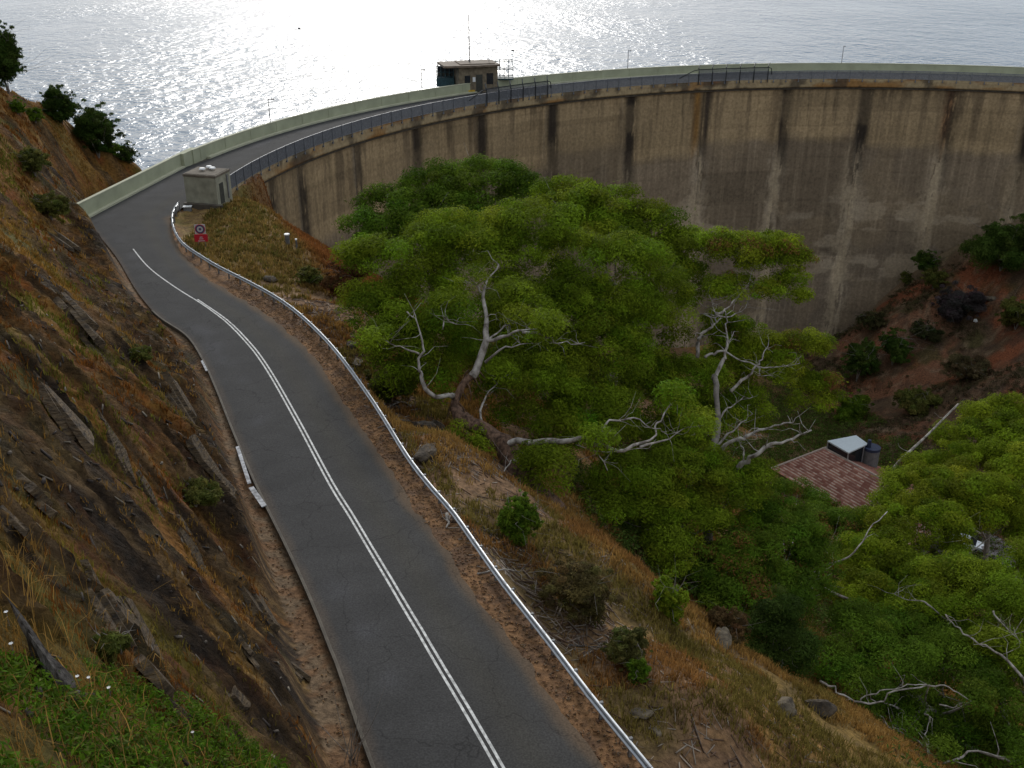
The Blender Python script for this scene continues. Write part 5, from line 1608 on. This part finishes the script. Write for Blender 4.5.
def slab(px, py, L_, W_, H_, lab, seed, yaw):
    # a stack of ragged slaty plates lying on the slope
    p = G(px, py); r_ = np.random.default_rng(seed)
    e_ = .9; gxs = float(hz(p[0] + e_, p[1]) - hz(p[0] - e_, p[1])) / (2 * e_); gys = float(hz(p[0], p[1] + e_) - hz(p[0], p[1] - e_)) / (2 * e_)
    nn = np.array([-gxs, -gys, 1.0]); nn /= np.linalg.norm(nn)
    ux = np.array([math.cos(yaw), math.sin(yaw), 0]); ux -= nn * (ux @ nn); ux /= np.linalg.norm(ux); uy = np.cross(nn, ux)
    nn = nn - ux * .12 + uy * .1; nn /= np.linalg.norm(nn)
    mb = MB(); npl = 5
    for k in range(npl):
        m_ = r_.integers(8, 12); l = L_ * .5 * r_.uniform(.55, 1.0); w = W_ * .5 * r_.uniform(.6, 1.0); t = H_ / npl * r_.uniform(.7, 1.5)
        c0 = p + ux * r_.uniform(-.22, .22) * L_ + uy * r_.uniform(-.3, .3) * W_ + nn * (H_ * (k / npl - .72))
        an = np.sort(r_.uniform(0, 2 * PI, m_)); rad_ = r_.uniform(.75, 1.1, m_)
        pts = [(l * math.copysign(abs(math.cos(a)) ** .6, math.cos(a)) * q, w * math.copysign(abs(math.sin(a)) ** .7, math.sin(a)) * q) for a, q in zip(an, rad_)]
        tl_ = r_.uniform(-.06, .06, 2)
        lo_ = [c0 + ux * a * 1.04 + uy * b * 1.05 - nn * t * .5 for a, b in pts]
        hi_ = [c0 + ux * a * .95 + uy * b * .9 + nn * (t * .5 + tl_[0] * a + tl_[1] * b + r_.uniform(-.03, .03)) for a, b in pts]
        ct = c0 + nn * (t * .62)
        n_ = m_
        Fs = [(i, (i + 1) % n_, n_ + (i + 1) % n_, n_ + i) for i in range(n_)] + [(n_ + i, n_ + (i + 1) % n_, 2 * n_) for i in range(n_)] + [tuple(range(n_ - 1, -1, -1))]
        mb.add(lo_ + hi_ + [ct], Fs)
    o = mb.build('rock_slab', M_SLATE, origin=tuple(p))
    tag(o, lab, 'rock', ls)


for (px, py, L_, W_, H_, lab, m_, sd, yw) in [
    (143, 636, 2.3, .85, .55, 'big tilted brown slab ending in a flat nose on the foreground slope', M_ROCKP, 21, -.35),
    (97, 585, 2.4, .6, .45, 'long pale-topped slab above the flat-nosed slab', M_ROCKP, 22, -.4),
    (237, 704, .9, .6, .5, 'rounded pale boulder low on the foreground slope', M_ROCKP, 23, .3),
    (120, 620, 1.8, .7, .5, 'rust-stained slab next to the flat-nosed slab', M_ROCKD, 24, -.4),
    (165, 690, 1.5, .7, .7, 'dark overhanging rock below the flat-nosed slab', M_ROCKD, 25, -.3),
    (50, 395, 5.5, 1.3, .9, 'long dark slab at the left of the cutting, level with the road bend', M_ROCKD, 26, -.3),
    (105, 440, 5.0, 1.2, .9, 'long dark slab in the middle of the cutting', M_ROCKD, 27, -.3),
    (85, 320, 5.5, 1.6, 1.2, 'broad dark slab high in the cutting', M_ROCKD, 28, -.25),
    (176, 395, 3.6, 1.3, 1.1, 'dark jagged rock at the foot of the cutting above the small paint patch', M_ROCKD, 30, -.3),
    (208, 466, 3.2, 1.1, 1.0, 'dark jagged rock at the foot of the cutting beside the longer paint strip', M_ROCKD, 31, -.3),
    (150, 500, 3.4, 1.0, .7, 'brown layered slab halfway down the cutting', M_ROCKP, 32, -.3),
    (195, 560, 3.2, .9, .7, 'pale layered slab above the verge in the lower cutting', M_ROCKP, 33, -.35),
    (255, 600, 2.6, .9, .9, 'dark rock edge at the verge in the lower cutting', M_ROCKD, 34, -.4),
    (296, 672, 2.4, .8, .8, 'dark rock edge at the verge near the bottom of the cutting', M_ROCKD, 35, -.4),
    (250, 655, 2.2, .7, .5, 'pale slab just uphill of the lowest dark rock edge', M_ROCKP, 36, -.4),
    (10, 525, .9, .5, .4, 'small pale rock at the left edge of the middle slope', M_ROCKP, 37, 0),
    (40, 500, 2.6, .8, .6, 'dark slab at the left edge below the long dark slabs', M_ROCKD, 38, -.3),
    (60, 240, 5, 1.6, 1.3, 'dark outcrop on the upper hillside', M_ROCKD, 39, -.3)]:
    slab(px, py, L_, W_, H_, lab, sd, yw)

# ================================================================ STUMP, DEAD WOOD, TWIGS
pb_ = G(62, 690); Zb = pb_[1] * CP - (pb_[2] - CAMZ) * SP
st = empty('tree_stump', pb_, 'weathered grey split stump leaning up the foreground slope', 'stump')
mb = MB(); r_ = np.random.default_rng(19)
for k in range(17):
    dx = r_.uniform(-20, 17); ln_ = 1.0 if k == 0 else r_.uniform(.25, .9) * (1 - abs(dx) / 40); dx = 0 if k == 0 else dx
    c_ = np.array([[66 + dx * 1.2, 704], [62 + dx, 690], [46 + dx * .9, 662], [27 + dx * .5, 630], [8, 597]], float)
    zz_ = np.array([.1, 0, -.15, -.3, -.4]) + r_.uniform(-.09, .09)
    m_ = max(2, int(round(1 + ln_ * 4)))
    P = smooth_path(np.array([U(q[0] + r_.normal(0, .8), q[1] + r_.normal(0, 1), Zb + z_) for q, z_ in zip(c_[:m_], zz_[:m_])]), 4)
    rr0 = r_.uniform(6.5, 12) * Zb / F
    mb.tube(P, list(rr0 * (1 - np.linspace(0, 1, len(P)) ** 2.2) * (1 + .2 * np.sin(np.linspace(0, 9, len(P)) + k)) + .003), 6)
mb.build('stump_wood', M_DEAD, st)

fl = 'fallen branches on the bank'


def fallen(pts, r, label, m_=M_BARKP, seed=0):
    P = [G(*q) + gz * r * 1.2 for q in pts]
    root = empty('fallen_branch', P[0], label, 'branch', fl)
    mb = MB(); Q_ = limb(mb, P, r, r * .45, .1, 6, seed); mb.build('branch_wood', m_, root, smooth=True)
    mb = MB(); twigs(mb, Q_, 4, .9, r * .4, seed + 3); mb.build('twigs', m_, root)


fallen([(574, 474), (582, 483), (592, 494)], .12, 'short thick white fallen branch right of the leaning trunk', seed=1)
fallen([(590, 484), (604, 491), (622, 496)], .07, 'thin fallen branch next to the short white one', M_DEAD, 2)
fallen([(396, 422), (415, 424), (442, 428)], .09, 'dark fallen branch lying over the boulders behind the rail', M_DEAD, 3)
fallen([(388, 408), (402, 404), (414, 409)], .07, 'pale fallen branch above the boulders behind the rail', M_BARKP, 4)
fallen([(568, 648), (585, 648), (606, 649)], .05, 'straight thin stick below the wide brown-green bush', M_DEAD, 5)
fallen([(478, 576), (500, 572), (520, 573)], .05, 'pale stick lying level by the guard rail above the wide bush', M_BARKP, 6)
fallen([(580, 525), (600, 535), (622, 548)], .07, 'grey fallen branch in the brown grass right of the small sapling', M_DEAD, 7)
fallen([(446, 516), (449, 524), (446, 530)], .09, 'pale chunk of wood on the road side of the guard rail', M_BARKP, 8)
fallen([(760, 508), (772, 512), (782, 521)], .12, 'white fallen branch end showing in front of the red roof', M_BARKP, 9)
fallen([(470, 520), (488, 532), (500, 548)], .06, 'twisted grey fallen branch below the leaning trunk', M_DEAD, 10)

tw = empty('dry_twigs', G(352, 764), 'thin bare grey twigs rising by the kerb at the bottom of the photo', 'twigs')
mb = MB(); b0 = np.array(tw.location)
r_ = np.random.default_rng(5)
for k in range(14):
    d = np.array([r_.uniform(-.5, .6), r_.uniform(-.3, .6), 1.0]); ln_ = r_.uniform(.9, 2.6)
    q = b0 + d * ln_ * .5 + r_.normal(0, .05, 3); q2 = b0 + d * ln_ + r_.normal(0, .1, 3)
    mb.tube([b0 + r_.normal(0, .1, 3) * np.array([1, 1, 0]), q, q2], [.014, .01, .004], 4)
    mb.tube([q, q + r_.normal(0, .25, 3) + gz * .25], [.008, .003], 4)
mb.build('twig_stems', M_BARKG, tw)

# ================================================================ GRASS, LITTER
def grass(name, label, P, hgt, wid, colr, seed, lean=.45, per=9, spread=.12, cat='grass', col2=None, droop=.35):
    """tufts at points P (n,3); arrays hgt, wid per tuft"""
    r_ = np.random.default_rng(seed); n = len(P); idx = np.repeat(np.arange(n), per); N = len(idx)
    a = r_.uniform(0, 2 * PI, N); sp_ = hgt[idx] * spread * 2 * r_.random(N)
    B_ = P[idx] + np.c_[np.cos(a) * sp_, np.sin(a) * sp_, -.03 + 0 * a]
    B_[:, 2] = hz(B_[:, 0], B_[:, 1]) - .02
    h = hgt[idx] * r_.uniform(.45, 1.2, N); w = wid[idx] * r_.uniform(.7, 1.3, N)
    ln = np.c_[np.cos(a), np.sin(a)] * (lean * r_.uniform(.1, 1.1, N))[:, None] + r_.normal(0, .15, (N, 2))
    mid_ = B_ + np.c_[ln * .35 * h[:, None], h * .6]
    tip = B_ + np.c_[ln * h[:, None], h * (1 - droop * np.linalg.norm(ln, axis=1))]
    sa = r_.uniform(0, PI, N); sd = np.c_[np.cos(sa), np.sin(sa), 0 * sa]
    V = np.empty((N, 5, 3)); V[:, 0] = B_ - sd * w[:, None] / 2; V[:, 1] = B_ + sd * w[:, None] / 2
    V[:, 2] = mid_ - sd * w[:, None] * .4; V[:, 3] = mid_ + sd * w[:, None] * .4; V[:, 4] = tip
    k = np.arange(N)[:, None] * 5
    T = np.concatenate([k + np.array([0, 1, 3]), k + np.array([0, 3, 2]), k + np.array([2, 3, 4])], axis=1).reshape(-1, 3)
    c = np.asarray(colr)
    c = c[idx] if c.ndim == 2 else np.broadcast_to(c, (N, 3))
    tc = r_.uniform(.7, 1.3, n)[idx]
    c = c * tc[:, None] * r_.uniform(.65, 1.35, N)[:, None]
    if col2 is not None:
        m_ = r_.random(N) < .3; c = np.where(m_[:, None], np.array(col2) * r_.uniform(.7, 1.2, N)[:, None], c)
    c = c * np.array([1.1, .98, .75])
    Cc = np.repeat(c, 5, axis=0)
    o = big_mesh(name, V.reshape(-1, 3), T, M_GRASS, col=Cc)
    return tag(o, label, cat, kind='stuff')


def scatter(n, x0, x1, y0, y1, seed):
    r_ = np.random.default_rng(seed)
    x = r_.uniform(x0, x1, n); y = r_.uniform(y0, y1, n)
    return x, y, r_


def zdepth(x, y): return y * CP - (hz(x, y) - CAMZ) * SP


# left hillside: straw and ochre tussocks between the rock bands, thinning with distance
x, y, r_ = scatter(330000, -62, 3, 1, 118, 201)
d = zdepth(x, y)
keep = (r_.random(len(x)) < np.clip((15 / np.maximum(d, 6)) ** 1.25, 0, 1)) & (gsamp(lefthill, x, y) > .3) & (d > 4.5)
rk_ = gsamp(rocky, x, y)
pat_ = fbm(x * .35, y * .35, 205, 4)
keep &= r_.random(len(x)) < np.clip(1.12 - rk_ * 1.04, .07, 1) * sstep(.3, .5, pat_ + .12)
px_ok = np.abs(x) / np.maximum(d, .1) < .6
keep &= px_ok
x, y, d = x[keep], y[keep], d[keep]
gm = sstep(.46, .6, fbm(x * .12, y * .12, 207, 3) + .06 * (y < 16) - .03 * (y > 20))
cl = np.array([.24, .15, .048])[None] * (1 - gm[:, None]) + np.array([.12, .13, .026])[None] * gm[:, None]
rd = (fbm(x * .3, y * .3, 209, 3) > .58)
cl = np.where(rd[:, None], np.array([.17, .075, .022]), cl)
ht = np.clip(.17 + .004 * d, .17, .38) * r_.uniform(.5, 1.3, len(x)); wd = np.clip(.0009 * d, .009, .07)
print('left tufts', len(x))
grass('grass', 'dry straw-coloured grass growing between the rocks of the left hillside', np.c_[x, y, hz(x, y)], ht, wd, cl, 210, per=10, lean=.6, spread=.45)

# foreground: green weeds at the bottom left
x, y, r_ = scatter(60000, -9, 1, 3, 16, 221)
d = zdepth(x, y)
gpx = 512 + 1000 * x / d
zc_ = hz(x, y); gpy = 384 - 1000 * ((y * SP + (zc_ - CAMZ) * CP) / d)
bord = 640 + 40 * vn(x * 1.5, y * 1.5, 3) + np.maximum(0, gpx - 60) * .42
keep = (gpy > bord) & (gpx < 290) & (r_.random(len(x)) < .5 * sstep(.35, .55, fbm(x * .9, y * .9, 223, 3) + .1))
keep &= d > 4
x, y, d = x[keep], y[keep], d[keep]
print('weeds', len(x))
Cn = np.c_[x, y, hz(x, y) + .09]
Vv, Ff, Cc = leaf_cloud(Cn, np.full(len(x), .16), np.full(len(x), 9), .1, (.075, .135, .008), 225, tips=(.11, .13, .03), tipw=.25, up=.9)
o = big_mesh('green_weeds', Vv, Ff, M_LEAF, col=Cc); tag(o, 'low bright green weeds covering the bottom left foreground', 'weeds', kind='stuff')
# few white flowers among the weeds
fw = 'white flowers among the weeds'
for i, (px, py, lab) in enumerate([(11, 631, 'white flower left of the stump\'s top'), (15, 659, 'white flower just left of the stump\'s middle'), (92, 692, 'white flower at the right foot of the stump'),
                                   (112, 703, 'white flower at the border of the green weeds below the cushion bush'), (195, 746, 'white flower near the bottom edge among weeds'), (81, 693, 'pinkish white flower closest to the stump\'s foot')]):
    p = G(px, py)
    root = empty('flower', p, lab, 'flower', fw)
    mb = MB(); mb.tube([p, p + gz * .22], .006, 4); mb.build('stem', MATS['sticks'] and M_TEAL if False else M_BARKG, root)
    mb = MB()
    for k in range(7):
        a = 2 * PI * k / 7; dv = np.array([math.cos(a), math.sin(a), .25]); sv_ = np.array([-math.sin(a), math.cos(a), 0])
        c0 = p + gz * .22
        mb.add([c0, c0 + dv * .017 + sv_ * .008, c0 + dv * .03, c0 + dv * .017 - sv_ * .008], [(0, 1, 2, 3)])
    mb.build('petals', M_FLOWER, root)

# long bleached stems leaning across the foreground
x, y, r_ = scatter(900, -8, -1, 4, 14, 231)
d = zdepth(x, y); keep = d > 5; x, y, d = x[keep], y[keep], d[keep]
grass('straw_stems', 'long bleached straw stems in the foreground', np.c_[x, y, hz(x, y)], r_.uniform(.5, .95, len(x)), np.full(len(x), .012), (.3, .2, .075), 233, per=3, lean=.9, spread=.2)

# right bank and knoll
x, y, r_ = scatter(120000, -34, 40, 14, 125, 241)
drv = gsamp(dr, x, y); d = zdepth(x, y)
pat_ = fbm(x * .22, y * .22, 245, 4)
keep = (drv > .5) & (gsamp(LAT, x, y) < 0) & (d > 28) & (r_.random(len(x)) < np.clip((42 / d) ** .8, 0, 1) * sstep(.4, .56, pat_ + .09 * sstep(4, 14, drv) + .3 * (y > 84))) & (hz(x, y) > -32)
keep &= ~((np.hypot(x - CX, y - CY) > R0 - .5))
x, y, d, drv = x[keep], y[keep], d[keep], drv[keep]
gm = sstep(.5, .62, fbm(x * .16, y * .16, 247, 3))
cl = np.array([.3, .195, .075])[None] * (1 - gm[:, None]) + np.array([.17, .15, .05])[None] * gm[:, None]
rd = fbm(x * .2, y * .2, 249, 3) > .57
cl = np.where(rd[:, None], np.array([.25, .145, .06]), cl)
kk = sstep(78, 90, y) * sstep(-4, -12, x)
cl = cl * (1 - kk[:, None]) + np.where((r_.random(len(x)) < .3)[:, None], np.array([.12, .12, .035]), np.array([.22, .165, .065])) * kk[:, None]
ed = kk * sstep(14.8, 17, x * .62 + y * .3)
cl = cl * (1 - ed[:, None]) + np.array([.22, .1, .04]) * ed[:, None]
ht = r_.uniform(.25, .6, len(x)); wd = np.clip(.0009 * d, .02, .08)
print('right tufts', len(x))
grass('dry_grass', 'dry tussock grass on the bank below the guard rail and on the knoll', np.c_[x, y, hz(x, y)], ht, wd, cl, 251, per=10, lean=.5, spread=.4)

# sparse scrub on the far red slope
x, y, r_ = scatter(9000, 50, 112, 105, 198, 261)
rr_2 = np.hypot(x - CX, y - CY)
keep = (rr_2 < R0 - 1) & (r_.random(len(x)) < sstep(.45, .62, fbm(x * .12, y * .12, 263, 4))) & (np.hypot(x - 46, y - 121) > 14)
x, y = x[keep], y[keep]
Cn = np.c_[x, y, hz(x, y) + .3]
Vv, Ff, Cc = leaf_cloud(Cn, r_.uniform(.3, .8, len(x)), np.full(len(x), 26), .35, (.07, .06, .028), 265, tips=(.12, .075, .04), tipw=.4, up=.8)
o = big_mesh('low_scrub', Vv, Ff, M_LEAF, col=Cc); tag(o, 'low olive and brown scrub on the far red slope', 'scrub', kind='stuff')
# undergrowth beneath the trees in the valley
x, y, r_ = scatter(20000, -8, 64, 36, 176, 271)
drv = gsamp(dr, x, y)
keep = (drv > 14) & (r_.random(len(x)) < sstep(.42, .58, fbm(x * .1, y * .1, 273, 4) + .05)) & (np.hypot(x - CX, y - CY) < R0 - 2) & (np.hypot(x - 47, y - 120) > 13)
drn = 512 + 1000 * x / zdepth(x, y); dpy = 384 - 1000 * ((y * SP + (hz(x, y) - CAMZ) * CP) / zdepth(x, y))
keep &= ~((dpy > 600) & (drn < 800 + (dpy - 600) * .5))
x, y = x[keep], y[keep]
Cn = np.c_[x, y, hz(x, y) + .4]
Vv, Ff, Cc = leaf_cloud(Cn, r_.uniform(.5, 1.2, len(x)), np.full(len(x), 34), .36, (.08, .12, .02), 275, tips=(.1, .065, .03), tipw=.3, up=.6)
o = big_mesh('undergrowth', Vv, Ff, M_LEAF, col=Cc); tag(o, 'green and brown undergrowth beneath the valley trees', 'undergrowth', kind='stuff')


# sticks, bark and leaf litter on the bank and verges
def litter(name, label, x, y, r_, ln0, ln1, w0, w1, cols, cat='leaf litter'):
    N = len(x); z = hz(x, y) + .03
    a = r_.uniform(0, PI, N); L_ = r_.uniform(ln0, ln1, N) ** 1.0; w = r_.uniform(w0, w1, N)
    dx = np.c_[np.cos(a), np.sin(a)] * (L_ / 2)[:, None]; sx = np.c_[-np.sin(a), np.cos(a)] * (w / 2)[:, None]
    z1 = hz(x - dx[:, 0], y - dx[:, 1]) + w * .4 + .02; z2 = hz(x + dx[:, 0], y + dx[:, 1]) + w * .4 + .02
    V = np.empty((N, 8, 3))
    for e_, (sg_, zz_) in enumerate(((-1, z1), (1, z2))):
        b = np.c_[x, y] + sg_ * dx
        V[:, e_ * 4 + 0] = np.c_[b - sx, zz_ - w * .3]; V[:, e_ * 4 + 1] = np.c_[b + sx, zz_ - w * .3]
        V[:, e_ * 4 + 2] = np.c_[b + sx * .6, zz_ + w * .4]; V[:, e_ * 4 + 3] = np.c_[b - sx * .6, zz_ + w * .4]
    k = np.arange(N)[:, None] * 8
    Q_ = np.concatenate([k + np.array(f) for f in ((0, 1, 5, 4), (1, 2, 6, 5), (2, 3, 7, 6), (3, 0, 4, 7), (3, 2, 1, 0), (4, 5, 6, 7))], axis=1).reshape(-1, 4)
    cs_ = np.array(cols)[r_.integers(0, len(cols), N)] * r_.uniform(.6, 1.3, N)[:, None]
    o = big_mesh(name, V.reshape(-1, 3), Q_, M_STICK, col=np.repeat(cs_, 8, axis=0))
    tag(o, label, cat, kind='stuff')


x, y, r_ = scatter(70000, -20, 30, 20, 80, 281)
drv = gsamp(dr, x, y)
keep = (drv > .1) & (drv < 14) & (gsamp(LAT, x, y) < 0) & (r_.random(len(x)) < .12 + .6 * sstep(.5, .62, fbm(x * .25, y * .25, 283, 3)) * sstep(12, 2, drv))
x, y = x[keep][:9000], y[keep][:9000]
litter('sticks_litter', 'grey sticks and shed bark lying on the bank below the guard rail', x, y, r_, .2, 1.1, .02, .06, [(.22, .17, .13), (.3, .25, .2), (.13, .08, .055), (.1, .06, .04)])
x, y, r_ = scatter(90000, -24, 14, 20, 90, 291)
lat_ = gsamp(LAT, x, y); drv = gsamp(dr, x, y); dlv = gsamp(dl, x, y)
# keep those between the asphalt edge and the rail, and on the uphill verge
REd = REDGE_X[:, :2]
dm_ = np.full(len(x), 1e9)
for q in resample(REDGE_X, 1.0): dm_ = np.minimum(dm_, np.hypot(x - q[0], y - q[1]))
sgn_ = np.zeros(len(x)); RQ = resample(REDGE_X, 1.0); bd_ = np.full(len(x), 1e9)
for i in range(len(RQ) - 1):
    a, b = RQ[i, :2], RQ[i + 1, :2]; ds_ = np.hypot(x - a[0], y - a[1]); m_ = ds_ < bd_; bd_[m_] = ds_[m_]
    sgn_[m_] = ((b - a)[0] * (y - a[1]) - (b - a)[1] * (x - a[0]))[m_]
inre = sgn_ < 0
keep = ((lat_ < 0) & (drv < .3) & (dm_ > .15) & (drv > -1.9) & (inre)) | ((lat_ > 0) & (dlv > -.05) & (dlv < 1.1) & (r_.random(len(x)) < .25))
inr = np.zeros(len(x), bool)
x, y = x[keep][:5200], y[keep][:5200]
litter('verge_litter', 'rust-coloured fallen leaves along the road verges', x, y, r_, .05, .15, .02, .045, [(.2, .1, .04), (.22, .13, .055), (.15, .08, .045), (.14, .1, .065)])
# stones in the cutting
x, y, r_ = scatter(30000, -35, 0, 6, 70, 295)
keep = (gsamp(lefthill, x, y) > .2) & (r_.random(len(x)) < .1 + .3 * gsamp(rocky, x, y))
x, y = x[keep][:2000], y[keep][:2000]
litter('rock_fragments', 'small broken stones and sticks scattered over the cutting', x, y, r_, .05, .28, .03, .1, [(.06, .05, .042), (.12, .1, .08), (.2, .17, .13), (.04, .032, .028)], cat='stones')

# ================================================================ DRIVEWAY, CAR, BIRDS
dwp = np.array([G(1060, 600), G(1024, 572), G(1003, 556), G(985, 543), G(960, 548), G(940, 556)])
dwp = resample(smooth_path(dwp, 5), .8); dwp[:, 2] = hz(dwp[:, 0], dwp[:, 1]) + .25
V1, Q1 = strip(dwp, 0, 4.2, .1)
o = big_mesh('driveway', V1, Q1, mat('driveway_gravel', (.2, .175, .18), rough=.9, var=.2, scale=2)); tag(o, 'grey driveway among the trees at the right edge', 'driveway', kind='structure')
cpx = G(966, 551); cpx[2] += .38
car = empty('parked_car', cpx, 'white car parked on the driveway, half hidden by branches', 'car', None)
cx_ = np.array([.85, -.5, 0]); cx_ /= np.linalg.norm(cx_); cy_ = np.array([-cx_[1], cx_[0], 0])


def loft(mb, secs):
    """secs: list of (x, half width, z0, z1)"""
    V = []
    for (xx, hw_, z0, z1) in secs:
        for (yy, zz_) in ((-hw_, z0), (hw_, z0), (hw_ * .96, z1), (-hw_ * .96, z1)):
            V.append(cpx + cx_ * xx + cy_ * yy + gz * zz_)
    n_ = len(secs); Fs = [(0, 1, 2, 3), tuple((n_ - 1) * 4 + k for k in (3, 2, 1, 0))]
    for i in range(n_ - 1):
        for k in range(4):
            k2 = (k + 1) % 4; Fs.append((i * 4 + k, i * 4 + k2, (i + 1) * 4 + k2, (i + 1) * 4 + k))
    mb.add(V, Fs)


mb = MB(); loft(mb, [(-2.15, .7, .4, .75), (-2.05, .84, .28, .92), (-1.2, .88, .25, .98), (.9, .88, .25, .95), (1.9, .84, .28, .82), (2.15, .7, .38, .66)]); mb.build('body', M_CAR, car)
mb = MB(); loft(mb, [(-1.75, .72, .97, 1.0), (-1.2, .7, .97, 1.42), (.2, .7, .965, 1.46), (1.0, .74, .95, .99)]); mb.build('windows', M_GLASSD, car)
mb = MB(); loft(mb, [(-1.2, .66, 1.425, 1.45), (-.4, .68, 1.45, 1.5), (.22, .64, 1.455, 1.48)]); mb.build('roof', M_CAR, car)
for sx in (-1.3, 1.3):
    for sy in (-1, 1):
        mb = MB(); c_ = cpx + cx_ * sx + gz * .32
        mb.tube([c_ + cy_ * sy * .68, c_ + cy_ * sy * .9], .32, 14); mb.build('wheel', M_TYRE, car)
for px, py, lab in ((299.5, 28.5, 'small dark bird on the bright water left of the gatehouse mast'), (513, 51, 'small dark bird on the water right of the gatehouse')):
    p = UZ(px, py, WZ)
    bd = empty('bird', p, lab, 'bird')
    bm = bmesh.new(); bmesh.ops.create_uvsphere(bm, u_segments=14, v_segments=10, radius=1)
    for v in bm.verts:
        xx = v.co.x; t = (xx + 1) / 2
        v.co = (xx * .55, v.co.y * .2 * (1 - .35 * abs(xx)), v.co.z * .17 * (1 - .3 * xx) + .1 + (.12 if xx < -.8 else 0))
    # neck and head drawn out of the front of the same body
    for v in bm.verts:
        if v.co.x > .3: v.co.z += (v.co.x - .3) * 1.6; v.co.x -= (v.co.x - .3) * .35
    me = bpy.data.meshes.new('body'); bm.to_mesh(me); bm.free(); me.materials.append(M_BIRD)
    o = bpy.data.objects.new('body', me); COL.objects.link(o); o.parent = bd
    mb = MB(); mb.tube([p + np.array([.4, 0, .5]), p + np.array([.62, 0, .48])], [.05, .01], 6); mb.build('beak', M_BIRD, bd)

# ================================================================ LIGHT, SKY, CAMERA
SUN_AZ, SUN_EL = math.radians(-6.5), math.radians(24)     # azimuth measured from +Y, towards +X
world = bpy.data.worlds.new('World'); scene.world = world; world.use_nodes = True
nt = world.node_tree; bg = nt.nodes['Background']
sky = nt.nodes.new('ShaderNodeTexSky'); sky.sky_type = 'NISHITA'; sky.sun_disc = False
sky.sun_elevation = SUN_EL; sky.sun_rotation = SUN_AZ
sky.air_density = 1.0; sky.dust_density = 1.2; sky.ozone_density = 1.0
hs_ = nt.nodes.new('ShaderNodeHueSaturation'); hs_.inputs['Saturation'].default_value = .45
nt.links.new(sky.outputs[0], hs_.inputs['Color'])
cl_ = nt.nodes.new('ShaderNodeMix'); cl_.data_type = 'RGBA'; cl_.inputs[0].default_value = .8      # thin grey overcast over the blue
nt.links.new(hs_.outputs[0], cl_.inputs[6]); cl_.inputs[7].default_value = (3.75, 4.1, 4.5, 1)
nt.links.new(cl_.outputs[2], bg.inputs['Color'])
bg.inputs['Strength'].default_value = .12
sl = bpy.data.lights.new('sun', 'SUN'); sl.energy = 1.15; sl.angle = math.radians(14); sl.color = (1, .96, .9)
so = bpy.data.objects.new('sun', sl); COL.objects.link(so)
from mathutils import Vector
dvec = Vector((math.sin(SUN_AZ) * math.cos(SUN_EL), math.cos(SUN_AZ) * math.cos(SUN_EL), math.sin(SUN_EL)))
so.rotation_euler = (-dvec).to_track_quat('-Z', 'Y').to_euler()
so.location = (0, 60, 120)

cam = bpy.data.cameras.new('camera'); co = bpy.data.objects.new('camera', cam); COL.objects.link(co)
cam.sensor_width = 36; cam.lens = 36 * F / 1024; cam.clip_start = .2; cam.clip_end = 12000
co.location = (0, 0, CAMZ); co.rotation_euler = (PI / 2 - PITCH, 0, 0)
scene.camera = co
scene.view_settings.view_transform = 'Standard'; scene.view_settings.look = 'None'
scene.view_settings.exposure = 0.6; scene.view_settings.gamma = 1
scene.view_settings.use_curve_mapping = False
scene.cycles.use_denoising = True
scene.cycles.max_bounces = 6
scene.cycles.sample_clamp_indirect = 4
